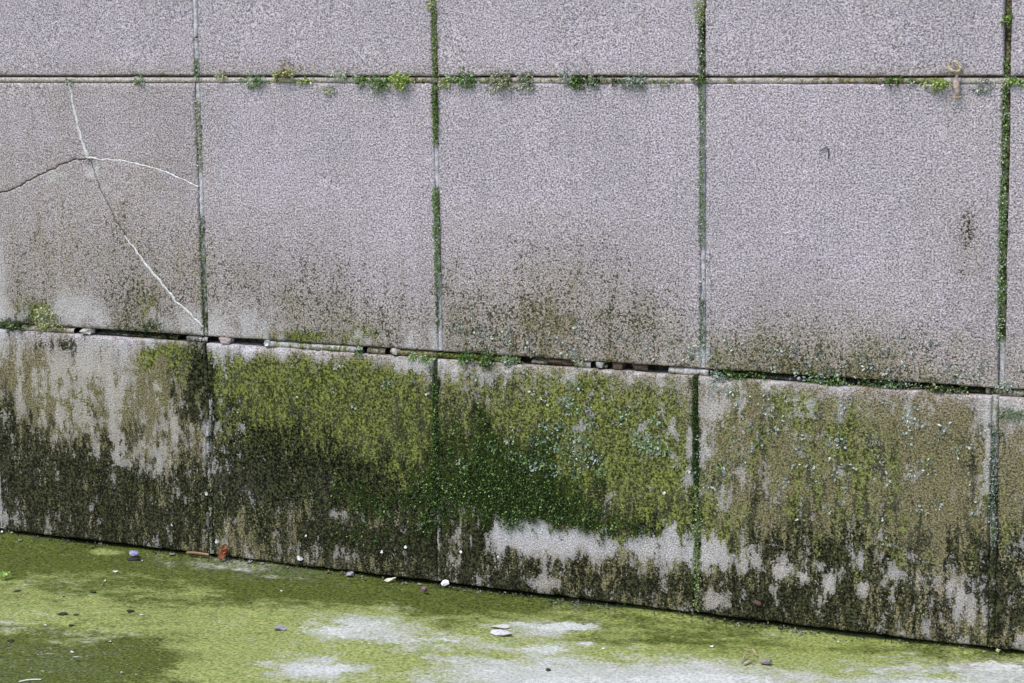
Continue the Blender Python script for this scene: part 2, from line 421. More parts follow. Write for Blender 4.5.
# ------------------------------------------------------------------ the wall
wall = bpy.data.objects.new('retaining_wall', None); col.objects.link(wall)
wall.location = (0, 0, 0)
tag(wall, 'mossy grey wall of square rough concrete panels with open joints', 'wall')
GAP = 0.023
TH = 0.085
def edge_axis(a, b, res):
    e = [0, .0015, .004, .008, .013]
    n = max(3, int(round((b - a - 2 * .013) / res)))
    mid = np.linspace(a + .013, b - .013, n + 1)
    return np.concatenate(([a + t for t in e[:-1]], mid, [b - t for t in e[:-1]][::-1]))
def relief(X, Z, k=1.0):
    return k * (fbm(X, Z, 60, 11, 2) * .0030 + fbm(X, Z, 7, 15, 3) * .004)
def panel(x0, x1, z0, z1, yf, res, low, seed, chips=()):
    xs = edge_axis(x0, x1, res); zs = edge_axis(z0, z1, res)
    nx, nz = len(xs), len(zs)
    X, Z = np.meshgrid(xs, zs)
    X = X.ravel().copy(); Z = Z.ravel().copy()
    dl, dr, db, dt = X - x0, x1 - X, Z - z0, z1 - Z
    d = np.minimum(np.minimum(dl, dr), np.minimum(db, dt))
    Y = -relief(X, Z)
    # eased arris, worn unevenly
    wear = .5 + 1.4 * np.clip(fbm(X, Z, 22, seed, 3) + .35, 0, 1)
    if low: wear = wear * 1.25
    R = .006 * wear
    t = np.clip(1 - d / R, 0, 1)
    Y = Y + R * (1 - np.sqrt(np.clip(1 - t * t, 0, 1)))
    # small spalls along the edges
    sp = np.clip(fbm(X, Z, 30, seed + 40, 3) - (.08 if low else .15), 0, 1) * np.exp(-d / .010) * (.10 if low else .07)
    Y = Y + sp
    for (cx, cz, r, dep) in chips:
        q = np.hypot(X - cx, Z - cz) / r * (1 + fbm(X, Z, 60, 5) * .8)
        Y = Y + dep * np.clip(1 - q * q, 0, 1)
    # edges not ruler straight
    ex = (fbm(Z, Z * 0 + x0, 9, seed + 3) * .006)
    er = (fbm(Z, Z * 0 + x1, 9, seed + 5) * .006)
    eb = (fbm(X, X * 0 + z0, 9, seed + 7) * .006)
    et = (fbm(X, X * 0 + z1, 9, seed + 9) * .007)
    k = lambda dd: np.exp(-dd / .02)
    X2 = X + ex * k(dl) + er * k(dr); Z2 = Z + eb * k(db) + et * k(dt)
    V = np.stack((X2, yf + Y, Z2), 1)
    idx = np.arange(nx * nz).reshape(nz, nx)
    q = np.stack((idx[:-1, :-1], idx[:-1, 1:], idx[1:, 1:], idx[1:, :-1]), -1).reshape(-1, 4)
    ring = np.concatenate((idx[0, :], idx[1:, -1], idx[-1, -2::-1], idx[-2:0:-1, 0]))
    nb = len(ring); off = len(V)
    Vs = V[ring].copy(); Vm = V[ring].copy(); Vm[:, 1] = yf + .03; Vs[:, 1] = yf + TH
    V = np.concatenate((V, Vm, Vs))
    a = ring; b = np.roll(ring, -1); m = off + np.arange(nb); m2 = np.roll(m, -1); e = m + nb; e2 = m2 + nb
    q2 = np.concatenate((np.stack((a, m, m2, b), 1), np.stack((m, e, e2, m2), 1)))
    Q = np.concatenate((q, q2))
    smooth = np.concatenate((np.ones(len(q), bool), np.zeros(len(q2), bool)))
    at = wall_fields(V, low)
    return mesh_np('concrete_panel', V, quads=Q, mats=[MAT_PANEL if low else MAT_PANEL_UP], smooth=smooth, attrs=at)

YLOW = -0.011
def jx(px, py, y=0.0): return on_wall(px, py, y)[0]
ROWJ = {0: {0: -0.02, 1: jx(206, 400, YLOW), 2: jx(434.5, 365, YLOW), 3: jx(695.5, 385, YLOW), 4: jx(995, 405, YLOW)}}
def joint(row, i):
    return ROWJ.get(row, {}).get(i, i * PW)
ROWZ = [(0.014, HJ), (HJ, HJ2), (HJ2, HJ2 + PH), (HJ2 + PH, HJ2 + 2 * PH)]
h = GAP / 2
def hv(i): return {2: .0078, 3: .0072, 4: .0100}.get(i, .009)
for row in range(4):
    for i in range(-3, 8):
        if row == 1 and i == 0: continue          # the cracked one
        seen = (-1 <= i <= 4) and row < 3
        z0 = ROWZ[row][0] + (h if row else 0); z1 = ROWZ[row][1] - h
        x0 = joint(row, i) + hv(i); x1 = joint(row, i + 1) - hv(i + 1)
        yf = YLOW if row == 0 else (0.0 if row == 1 else .001)
        res = (.0075 if row < 2 else .010) if seen else .05
        chips = []
        if row == 0 and i == 2:
            chips = [(on_wall(x, y)[0], z1, .012 + .008 * k, .012) for k, (x, y) in enumerate([(450, 366), (478, 368), (508, 366), (462, 370)])]
        if row == 0 and i == 1:
            chips = [(on_wall(x, y)[0], z1, .014, .012) for (x, y) in [(368, 355), (395, 358), (415, 362), (427, 362)]]
        link('concrete_panel', panel(x0, x1, z0, z1, yf, res, row == 0, row * 37 + i * 11 + 50, chips), wall)

# --- the cracked panel, broken into four pieces with filler in two of the cracks
def resample(pts, step):
    pts = np.asarray(pts, float); seg = np.hypot(*np.diff(pts, axis=0).T); s = np.concatenate(([0], np.cumsum(seg)))
    n = max(2, int(s[-1] / step) + 1); t = np.linspace(0, s[-1], n)
    return np.stack((np.interp(t, s, pts[:, 0]), np.interp(t, s, pts[:, 1])), 1)
def pw(*pp): return np.array([on_wall(*p)[[0, 2]] for p in pp])
X0, X1, Z0, Z1 = hv(0), PW - hv(1), HJ + h, HJ2 - h
C0 = pw((87, 158))[0]
def jitter(p, seed, a=.0065):
    q = resample(p, .008); q[1:-1, 0] += fbm(q[1:-1, 0], q[1:-1, 1], 60, seed) * a * 2; q[1:-1, 1] += fbm(q[1:-1, 0], q[1:-1, 1], 60, seed + 3) * a * 2
    return q
cr_up = jitter(np.concatenate((pw((86.5, 157), (81, 138), (75, 113)), [[pw((69, 86))[0][0], Z1]])), 1)
cr_rt = jitter(np.concatenate((pw((90, 158), (130, 162), (155, 168), (180, 178)), [[X1, pw((201, 187))[0][1]]])), 2)
cr_dn = jitter(np.concatenate((pw((89, 160), (95, 175), (103, 195), (115, 218), (128, 240), (150, 270), (175, 300), (192, 316)), [[X1, pw((204, 327))[0][1]]])), 3)
cr_lf = jitter(np.concatenate((pw((86, 159), (72, 160), (58, 166), (30, 180), (10, 190)), [[X0, pw((-6, 195))[0][1]]])), 4)
for c in (cr_up, cr_rt, cr_dn, cr_lf): c[0] = C0
def inset(poly, d):
    """shrink a counter-clockwise polygon a little"""
    n = len(poly); e = np.roll(poly, -1, 0) - poly; e /= np.maximum(np.hypot(e[:, 0], e[:, 1])[:, None], 1e-9)
    nrm = np.stack((-e[:, 1], e[:, 0]), 1); v = nrm + np.roll(nrm, 1, 0); v /= np.maximum(np.hypot(v[:, 0], v[:, 1])[:, None], .5)
    return poly + v * d
def inpoly(pts, poly):
    x, y = pts[:, 0], pts[:, 1]; r = np.zeros(len(pts), bool); j = len(poly) - 1
    for i in range(len(poly)):
        xi, yi = poly[i]; xj, yj = poly[j]
        c = ((yi > y) != (yj > y)) & (x < (xj - xi) * (y - yi) / (yj - yi + 1e-12) + xi); r ^= c; j = i
    return r
def fragment(outline, dy, gapw):
    o = [outline[0]]
    for p in outline[1:]:
        if np.hypot(*(p - o[-1])) > .003: o.append(p)
    o = np.array(o)
    if np.hypot(*(o[0] - o[-1])) < .003: o = o[:-1]
    area = .5 * np.sum(o[:, 0] * np.roll(o[:, 1], -1) - np.roll(o[:, 0], -1) * o[:, 1])
    if area < 0: o = o[::-1]
    o = inset(o, gapw)
    inn = inset(o, .004)
    gx, gz = np.meshgrid(np.arange(X0, X1, .009), np.arange(Z0, Z1, .009))
    g = np.stack((gx.ravel(), gz.ravel()), 1) + rng.uniform(-.002, .002, (gx.size, 2))
    g = g[inpoly(g, inset(o, .009))]
    allp = np.concatenate((o, inn, g)); no = len(o)
    r = delaunay_2d_cdt([Vector(p) for p in allp], [(k, (k + 1) % no) for k in range(no)], [], 1, 1e-6)
    vv = np.array([tuple(v) for v in r[0]]); tris = np.array([f for f in r[2] if len(f) == 3])
    orig = r[3]
    Y = -relief(vv[:, 0], vv[:, 1]) + dy
    cq = np.hypot(vv[:, 0] - C0[0] - .008, (vv[:, 1] - C0[1] + .02)) / .035 * (1 + 1.2 * fbm(vv[:, 0], vv[:, 1], 40, 9))
    Y = Y + .006 * np.clip(1 - cq * cq, 0, 1)
    isb = np.array([any(i < no for i in q) for q in orig])
    Y[isb] += .0012
    V = np.stack((vv[:, 0], Y, vv[:, 1]), 1)
    # orient faces towards -Y
    a = V[tris[:, 1]] - V[tris[:, 0]]; b = V[tris[:, 2]] - V[tris[:, 0]]
    flip = np.cross(a, b)[:, 1] > 0
    tris[flip] = tris[flip][:, ::-1]
    where = {}
    for vi, q in enumerate(orig):
        for i in q:
            if i < no: where[i] = vi
    ring = np.array([where[i] for i in range(no)])
    off = len(V); Vs = V[ring].copy(); Vs[:, 1] = TH
    V = np.concatenate((V, Vs)); m = off + np.arange(no)
    q2 = np.stack((ring, m, np.roll(m, -1), np.roll(ring, -1)), 1)
    me = mesh_np('panel_fragment', V, quads=q2, tris=tris, mats=[MAT_PANEL_UP], smooth=np.concatenate((np.zeros(len(q2), bool), np.ones(len(tris), bool))), attrs=wall_fields(V, False))
    return link('panel_fragment', me, wall)
TL, TR, BL, BR = np.array([X0, Z1]), np.array([X1, Z1]), np.array([X0, Z0]), np.array([X1, Z0])
def side(a, b): return resample(np.array([a, b]), .03)[1:]
fr = fragment(np.concatenate((cr_up[::-1], cr_lf[1:], side(cr_lf[-1], TL), side(TL, cr_up[-1]))), .0006, .0017)
fr['label'] = 'upper left broken piece of the cracked panel'
fr = fragment(np.concatenate((cr_up, side(cr_up[-1], TR), side(TR, cr_rt[-1]), cr_rt[::-1][1:])), 0.0, .0017)
fr['label'] = 'upper right broken piece of the cracked panel'
fr = fragment(np.concatenate((cr_rt, side(cr_rt[-1], cr_dn[-1]), cr_dn[::-1][1:])), -.0006, .0017)
fr['label'] = 'wedge shaped broken piece at the right of the cracked panel'
fr = fragment(np.concatenate((cr_dn, side(cr_dn[-1], BR), side(BR, BL), side(BL, cr_lf[-1]), cr_lf[::-1][1:])), .0004, .0017)
fr['label'] = 'large lower broken piece of the cracked panel'
def plain(name, c1, c2, scale=120, rough=.9):
    s = NT(name); g = s.rng(s.noise(scale, 2, .6), .3, .7)
    s.t.links.new(s.mix(g, c1, c2), s.b.inputs['Base Color']); s.b.inputs['Roughness'].default_value = rough
    return s.m
MAT_FILL = plain('white_crack_filler', (.42, .39, .39), (.80, .77, .75))
def ribbon(path, widths, y, mat, name, label=None, depth=.02):
    p = resample(path, .006); n = len(p)
    w = np.interp(np.linspace(0, 1, n), np.linspace(0, 1, len(widths)), widths) * (.45 + 1.1 * vnoise(p[:, 0] * 110, p[:, 1] * 110, 4))
    t = np.gradient(p, axis=0); t /= np.hypot(t[:, 0], t[:, 1])[:, None]; nn = np.stack((-t[:, 1], t[:, 0]), 1)
    yy = y + fbm(p[:, 0], p[:, 1], 70, 2) * .001
    rows = [(-.5, y + depth), (-.5, None), (0, -1), (.5, None), (.5, y + depth)]
    V = []
    for k, dd in rows:
        q = p + nn * (k * w)[:, None]
        yv = yy if dd is None else (yy - .0012 if dd == -1 else np.full(n, dd))
        V.append(np.stack((q[:, 0], yv, q[:, 1]), 1))
    V = np.concatenate(V); idx = np.arange(5 * n).reshape(5, n)
    q = np.stack((idx[:-1, :-1], idx[:-1, 1:], idx[1:, 1:], idx[1:, :-1]), -1).reshape(-1, 4)
    o = link(name, mesh_np(name, V, quads=q[:, ::-1], mats=[mat], smooth=True), wall)
    if label: o['label'] = label
    return o
ribbon(cr_up, [.012, .009, .007], -.0005, MAT_FILL, 'crack_filler', 'white filler in the upright crack')
ribbon(cr_rt, [.006, .005, .0055], -.0005, MAT_FILL, 'crack_filler', 'thin white filler in the crack running right')
k = len(cr_dn) * 2 // 5
ribbon(cr_dn[k:], [.004, .008, .012, .009, .010, .007], -.0005, MAT_FILL, 'crack_filler', 'white filler in the crack running down')

# --- mortar in the joints
def mortar_strip(a, b, across, y_front, prof, fields, name='joint_mortar', res=.007, label=None, seed=1, rough=1.0):
    """a,b: (x,z) ends; across: half width; prof: list of (t in -1..1, extra depth); fields: function(V)->dict"""
    a = np.array(a, float); b = np.array(b, float); L = np.hypot(*(b - a)); n = max(2, int(L / res))
    t = (b - a) / L; nn = np.array([-t[1], t[0]])
    if nn[1] < -.5 or (abs(nn[1]) < .5 and nn[0] < 0): nn = -nn
    s = np.linspace(0, L, n); P = a[None] + s[:, None] * t[None]
    V = []
    for k, (tt, dep) in enumerate(prof):
        q = P + nn[None] * (tt * across)
        y = y_front + dep + rough * (fbm(q[:, 0] + k * .013, q[:, 1] + k * .017, 80, seed) * .010 + fbm(q[:, 0], q[:, 1], 14, seed + 5) * .008)
        V.append(np.stack((q[:, 0], y, q[:, 1]), 1))
    m = len(prof); V = np.concatenate(V); idx = np.arange(m * n).reshape(m, n)
    q = np.stack((idx[:-1, :-1], idx[:-1, 1:], idx[1:, 1:], idx[1:, :-1]), -1).reshape(-1, 4)
    A = V[q[:, 1]] - V[q[:, 0]]; B = V[q[:, 3]] - V[q[:, 0]]
    if np.cross(A, B)[:, 1].mean() > 0: q = q[:, ::-1]
    o = link(name, mesh_np(name, V, quads=q, mats=[MAT_MORTAR], smooth=True, attrs=fields(V)), wall)
    if label: o['label'] = label
    return o
def fld(**pts):
    """densities along a strip: layer -> list of (pixel coordinate, value); key x or y gives the axis"""
    axis = pts.pop('axis')
    def f(V):
        px, py = survey(V); c = px if axis == 'x' else py
        o = {k: np.zeros(len(V)) for k in 'GKMPB'}
        for k, l in pts.items():
            o[k] = np.clip(np.interp(c, [p[0] for p in l], [p[1] for p in l]) + fbm(V[:, 0], V[:, 2], 30, 5) * .3, 0, 1)
        return o
    return f
# vertical joints: flat, a little recessed, touching both panels
VP = [(-1.12, .02), (-.8, .002), (0, 0), (.8, .002), (1.12, .02)]
VF = {(1, 1): fld(axis='y', P=[(80, .8), (95, .3), (160, .3), (190, .9), (215, .6), (330, .2)], K=[(80, .1), (200, .05), (225, .4), (335, .5)], G=[(80, .15), (170, .15), (200, .05), (330, .4)]),
      (1, 2): fld(axis='y', G=[(80, .6), (140, .6), (147, 0), (180, 0), (190, .6), (290, .5), (300, .2), (350, .2)], M=[(80, .25), (140, .25), (147, 0), (180, 0), (190, .25), (290, .2), (300, 0)], P=[(140, 0), (146, 1), (180, 1), (190, 0), (300, .7), (350, .6)], K=[(280, .1), (300, .5), (340, .5)]),
      (1, 3): fld(axis='y', K=[(80, .2), (150, .15), (240, .2), (250, .1), (290, .2), (330, .2), (350, .0)], P=[(80, .7), (240, .7), (252, .8), (290, .6), (345, .8)], G=[(80, .15), (340, .25)]),
      (1, 4): fld(axis='y', M=[(80, .35), (130, .5), (140, .1), (150, .4), (335, .5), (345, 0)], G=[(80, .6), (335, .6), (350, .2)], K=[(80, .4), (340, .3), (350, .2)], P=[(330, 0), (348, .9), (390, .8)]),
      (1, 0): fld(axis='y', P=[(80, .8), (400, .8)]),
      (2, 1): fld(axis='y', P=[(0, .9), (30, .9), (38, .3), (44, .9), (55, .5), (76, .3)], M=[(55, 0), (65, .7), (76, .6)], K=[(30, 0), (37, .6), (46, .2), (50, .5), (60, .2)]),
      (2, 2): fld(axis='y', G=[(0, .5), (76, .6)], M=[(0, .2), (10, .1), (76, .3)], K=[(0, .3), (76, .4)]),
      (2, 3): fld(axis='y', G=[(0, .6), (76, .6)], K=[(0, .3), (30, .6), (76, .5)], P=[(0, .5), (25, .2), (76, .3)]),
      (2, 4): fld(axis='y', B=[(0, .9), (76, .9)], K=[(0, .35), (76, .45)], G=[(0, .6), (76, .6)])}
LF = {1: fld(axis='y', K=[(340, .9), (420, .9), (440, .6), (520, .7), (550, .4)], P=[(400, .1), (430, .6), (470, .4), (490, 0)], G=[(340, .5), (550, .5)]),
      2: fld(axis='y', M=[(360, .8), (500, .9), (520, .4), (560, .1)], K=[(360, .4), (500, .5), (550, .5)], B=[(500, .3), (560, .8)]),
      3: fld(axis='y', M=[(380, .8), (470, .8), (520, .5), (610, .4)], K=[(380, .6), (610, .5)], G=[(500, .6), (610, .6)]),
      4: fld(axis='y', B=[(400, .6), (650, .7)], P=[(400, .45), (540, .3), (560, .1), (650, .2)], K=[(400, .4), (540, .5), (560, .9), (630, .8), (650, .4)], G=[(400, .2), (650, .5)], M=[(440, .1), (500, .35), (540, .3)])}
none = fld(axis='y', G=[(0, .3)], K=[(0, .2)])
for i in range(-2, 8):
    for row in range(4):
        x = joint(row, i)
        z0, z1 = ROWZ[row]
        if row == 0:
            yf = YLOW + ({1: .001, 4: .0, 2: .006, 3: .006}.get(i, .008)); f = LF.get(i, none)
            a, b = (x, z0 + .004), (x, z1 - .006)
        else:
            yf = {(1, 1): .001, (1, 2): .003, (1, 3): .001, (1, 4): .009, (2, 4): .014, (2, 1): .000, (2, 2): .003, (2, 3): .001}.get((row, i), .009); f = VF.get((row, i), none)
            a, b = (x, z0 + (.014 if row == 1 else .008)), (x, z1 - .013)
        mortar_strip(a, b, hv(i), yf, VP, f, res=.007 if -1 <= i <= 5 else .04, seed=i * 7 + row)
# upper horizontal joints: the lower part holds pale mortar, an open slot stays under the panel above
HP = [(-1.1, .02), (-.92, .002), (-.3, 0), (.42, .001), (.52, .008), (.62, .03), (1.1, .036)]
HF = fld(axis='x', P=[(0, .9), (235, .9), (320, .9), (420, .5), (545, .8), (570, .7), (625, .6), (660, .7), (780, .8), (860, .3), (940, .3), (950, .9), (1024, .7)],
         B=[(0, .8), (1024, .8)], K=[(0, .34), (250, .4), (420, .5), (520, .3), (600, .3), (760, .25), (880, .35), (960, .1)], G=[(0, .1), (240, .3), (430, .6), (520, .6), (600, .4), (700, .4), (760, .5), (920, .6), (960, .2)])
for zj in (HJ2, HJ2 + PH):
    mortar_strip((-2.7, zj), (7.2, zj), h, .0035, HP, HF, seed=3, rough=.45, res=.006)
# the open joint above the bottom row: short surviving lengths of mortar, chunks, dark slot elsewhere
def hj(px, py=None):
    return on_wall(px, np.interp(px, H2X, H2Y))[0]
segs = [(-40, 22, .006, dict(K=[(0, .9)], M=[(0, .4)])), (22, 74, .002, dict(P=[(0, .6)], B=[(0, .9)], G=[(0, .4)])), (97, 128, .016, dict(K=[(0, .8)], M=[(0, .3)])), (128, 176, .012, dict(K=[(0, .7)], G=[(0, .7)])),
        (186, 207, .004, dict(P=[(0, .3)], K=[(0, .55)], B=[(0, .6)])), (264, 300, .003, dict(P=[(0, .5)], G=[(0, .5)], K=[(0, .25)])), (300, 362, .002, dict(P=[(0, .55)], G=[(0, .7)], K=[(0, .2)])),
        (366, 384, .008, dict(B=[(0, .8)], K=[(0, .35)])), (390, 436, .004, dict(B=[(0, .7)], G=[(0, .8)], K=[(0, .3)])), (436, 520, .004, dict(G=[(0, .9)], K=[(0, .35)], M=[(0, .4)])),
        (530, 546, .012, dict(P=[(0, .3)], K=[(0, .4)], B=[(0, .8)])), (575, 590, .006, dict(G=[(0, .5)], P=[(0, .5)], B=[(0, .5)])), (596, 606, .012, dict(B=[(0, .9)], K=[(0, .5)])), (668, 684, .006, dict(P=[(0, .5)], B=[(0, .6)], K=[(0, .3)])),
        (684, 708, .003, dict(P=[(0, .5)], K=[(0, .3)], G=[(0, .3)])), (708, 760, .012, dict(K=[(0, .8)], M=[(0, .7)])), (760, 850, .014, dict(K=[(0, .9)], M=[(0, .4)])), (850, 985, .018, dict(K=[(0, .8)], B=[(0, .9)], G=[(0, .5)])),
        (985, 1060, .008, dict(B=[(0, .7)], K=[(0, .4)], G=[(0, .4)]))]
for n_, (a, b, dep, fl) in enumerate(segs):
    fl = {k: v for k, v in fl.items()}
    xa, xb = hj(a), hj(b)
    prof = [(-1.1, .03), (-.9, .003), (-.3, 0), (.3, .002), (.62, .006), (.8, .03), (1.1, .034)] if dep < .011 else [(-1.1, .03), (-.85, .004), (-.4, 0), (0, .004), (.3, .03), (1.1, .034)]
    mortar_strip((xa, HJ), (xb, HJ), h, YLOW + .008 + dep, prof, fld(axis='x', **fl), seed=n_ * 3 + 60, rough=.8, res=.005)
mortar_strip((-2.7, HJ), (hj(-40), HJ), h, .004, VP, none, seed=91, res=.05)
mortar_strip((hj(1060), HJ), (7.2, HJ), h, .004, VP, none, seed=92, res=.05)
# core behind the panels (seen dark through the open joint)
def box(x0, x1, y0, y1, z0, z1):
    V = np.array([(x, y, z) for z in (z0, z1) for y in (y0, y1) for x in (x0, x1)], float)
    Q = np.array([(0, 1, 5, 4), (1, 3, 7, 5), (3, 2, 6, 7), (2, 0, 4, 6), (4, 5, 7, 6), (0, 2, 3, 1)])
    return V, Q
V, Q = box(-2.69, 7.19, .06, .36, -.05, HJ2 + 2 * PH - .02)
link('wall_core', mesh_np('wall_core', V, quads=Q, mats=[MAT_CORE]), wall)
V, Q = box(-2.72, 7.22, -.04, .40, HJ2 + 2 * PH, HJ2 + 2 * PH + .09)
link('coping', mesh_np('coping', V, quads=Q, mats=[MAT_MORTAR]), wall)

# lumps lodged in the open joint
def lump(seed, size, sub=2, flat=1.0, rough=.35):
    import bmesh
    bm = bmesh.new(); bmesh.ops.create_icosphere(bm, subdivisions=sub, radius=1)
    V = np.array([v.co[:] for v in bm.verts]); T = np.array([[v.index for v in f.verts] for f in bm.faces]); bm.free()
    r = 1 + rough * (2 * fbm(V[:, 0] + seed, V[:, 2] + V[:, 1] * .7, 1.7, seed, 3))
    V = V * r[:, None]
    V[:, 2] = np.maximum(V[:, 2] * flat, -.55 * flat)
    return V * np.asarray(size), T
def solid(name, V, T, tone, mat, var=.12, smooth=False):
    c = np.clip(np.asarray(tone)[None] * (1 + rng.uniform(-var, var, (len(V), 1))), 0, 1)
    return mesh_np(name, V, tris=T, mats=[mat], smooth=smooth, cols=c)
for (px, w, tone, lab) in [(88, 13, (.42, .39, .34), 'pale blocky mortar lump wedged in the open joint below the cracked panel'), (227, 11, (.42, .33, .31), 'pinkish mortar lump lying in the dark open joint'),
                           (268, 6, (.6, .6, .58), None), (396, 7, (.42, .36, .33), None), (560, 26, (.07, .045, .03), None), (617, 12, (.08, .05, .035), None), (640, 14, (.07, .045, .03), None), (600, 6, (.4, .37, .36), None)]:
    P_ = on_wall(px, np.interp(px, H2X, H2Y), .005)
    ww = w / PXM
    V, T = lump(px, (ww * .55, .016, .0095), 2, 1.0, .25)
    V[:, :] = np.sign(V) * np.abs(V / np.array([ww * .55, .016, .0095])) ** .38 * np.array([ww * .5, .016, .0098]) * (1 + .16 * rng.normal(size=(len(V), 1)))
    o = link('mortar_lump', solid('mortar_lump', V, T, tone, MAT_STONE), wall, (P_[0], (.010 if w in (6, 7, 8) else .004) if w < 12 or w == 13 else .022, HJ + .001))
    if lab: o['label'] = lab

# ------------------------------------------------------------------ the ground
GR = {}
GR['G'] = G_('''6678655|5555555|55555555|555555555|55
7789755|5566666|66666666|666666666|66
8777776|4334666|66666666|666666666|66
7777888|8889999|88766666|666666666|66
6667788|7777668|99876677|777777777|77
6677777|7764444|55546888|887666666|66
5555678|8877776|55655677|888998766|55
4445578|7644675|44323232|234665444|33
5555667|7767653|32212121|123343333|22''')
GR['D'] = G_('''9999999|9999999|99999999|999999999|99
9999998|8888888|88888888|888888888|88
7777777|7888899|99988888|777777777|77
4444555|7889999|99765544|444444444|44
2222343|3333335|66655555|555555555|55
3333222|2210001|22322455|655555555|55
9999863|1111111|11100112|322112344|55
9999964|2101111|00000000|000111112|12
8888775|3221111|00000000|000000111|11''')
WMARK = [(350, 628, 42, 9, .75), (325, 669, 34, 6, .95), (565, 627, 30, 4, 1.1), (545, 649, 26, 5, .6), (585, 643, 9, 3, .9), (590, 682, 80, 9, .7), (705, 680, 50, 7, .65), (470, 672, 50, 9, .4), (985, 668, 45, 8, .8), (905, 683, 70, 5, .5), (512, 624, 14, 3, .4), (700, 640, 30, 4, .2), (800, 680, 60, 5, .4), (370, 645, 60, 8, .2), (560, 609, 25, 4, .3), (60, 660, 60, 16, .12), (430, 640, 60, 6, .25)]
TMARK = [(590, 612, 90, 8, .7), (540, 612, 20, 5, .5), (620, 620, 70, 6, .5), (860, 645, 220, 9, .7), (700, 628, 60, 5, .6), (990, 662, 60, 6, .8), (155, 570, 14, 4, .6)]
DMARK = [(270, 573, 80, 4, .8), (130, 562, 60, 5, .5), (640, 640, 70, 6, .3), (370, 583, 50, 6, .5), (480, 604, 70, 8, .45), (560, 655, 20, 6, .2), (880, 650, 90, 4, .3), (60, 660, 110, 18, .25), (105, 552, 17, 4, -1.0), (420, 592, 60, 8, .3), (340, 580, 60, 5, .3)]
def ground_fields(P):
    px, py = survey(P)
    inside = np.clip((px + 160) / 140, 0, 1) * np.clip((1200 - px) / 160, 0, 1) * np.clip((900 - py) / 200, 0, 1)
    mx = mirror(px); wob = fbm(P[:, 0], P[:, 1], 7, 21) * 1.2
    c = mx / 32 + wob; r = (py - 530) / 20 + fbm(P[:, 0], P[:, 1], 8, 31) * .9
    far = np.clip((py - 690) / 200, 0, 1)
    r = np.clip(r, 0, 8) * inside + (1 - inside) * (4 + 8 * fbm(P[:, 0], P[:, 1], 1.1, 5))
    o = {}
    for k in 'GD': o[k] = gridlook(GR[k], c, np.clip(r, 0, 8))
    o['W'] = np.zeros(len(P)); o['T'] = np.zeros(len(P))
    for k, l in (('W', WMARK), ('T', TMARK), ('D', DMARK)):
        for (x, y, rx, ry, a) in l:
            q = ((px - x) / rx) ** 2 + ((py - y) / ry) ** 2
            o[k] = o[k] + a * np.exp(-q * 1.1) * inside
    o['G'] = o['G'] * np.clip(1 - o['W'] * .5, 0, 1); 
    near = np.exp(-np.abs(P[:, 1] + .03) / .02) * (px > 640) * inside
    o['T'] = o['T'] + near * .4; o['D'] = o['D'] * (1 - .3 * near)
    near2 = np.exp(-((P[:, 1] + .09) / .05) ** 2) * (px > 150) * (px < 350) * inside
    o['G'] = o['G'] * (1 - .35 * near2); o['D'] = o['D'] * (1 - .5 * near2)
    for n_, k in enumerate('GDW'):
        br = fbm(P[:, 0] * .7, P[:, 1] * 1.3, 9, 150 + n_, 3) * .8 + fbm(P[:, 0] * .8, P[:, 1], 34, 170 + n_, 3) * .6
        o[k] = o[k] + br * np.clip(o[k] * 3, 0, 1) * {'G': .7, 'D': .9, 'W': 1.5}[k]
    return {k: np.clip(v, 0, 1) for k, v in o.items()}
gx = np.concatenate((np.linspace(-80, -3, 24)[:-1], np.arange(-3, -.7, .1), np.arange(-.7, 5.2, .016), np.arange(5.2, 8, .1), np.linspace(8, 80, 24)))
gy = np.concatenate((np.linspace(-80, -7, 24)[:-1], np.arange(-7, -2.6, .12), np.arange(-2.6, -1.4, .03), np.arange(-1.4, .1, .016), np.linspace(.1, 80, 24)))
X, Y = np.meshgrid(gx, gy); X = X.ravel(); Y = Y.ravel()
Zg = fbm(X, Y, 6, 41, 3) * .012 + fbm(X, Y, 40, 44, 2) * .004
Zg = Zg - np.clip(fbm(X, Y, 3, 47), 0, 1) * .01
Zg = np.where(np.abs(X) > 8, 0, Zg) + .010 * np.exp(-np.clip(-Y - .0, 0, 9) / .05) * (Y < .05) * (.5 + vnoise(X * 5, X * 0, 9)) - .008
P = np.stack((X, Y, Zg), 1)
idx = np.arange(len(gx) * len(gy)).reshape(len(gy), len(gx))
q = np.stack((idx[:-1, :-1], idx[:-1, 1:], idx[1:, 1:], idx[1:, :-1]), -1).reshape(-1, 4)
ground = link('ground', mesh_np('ground', P, quads=q, mats=[MAT_GROUND], smooth=True, attrs=ground_fields(P)))
tag(ground, 'concrete ground stained with bright green algae and white patches', kind='structure')
def gz(x, y):
    ix = min(max(np.searchsorted(gx, x), 1), len(gx) - 1); iy = min(max(np.searchsorted(gy, y), 1), len(gy) - 1)
    return Zg[idx[iy, ix]]

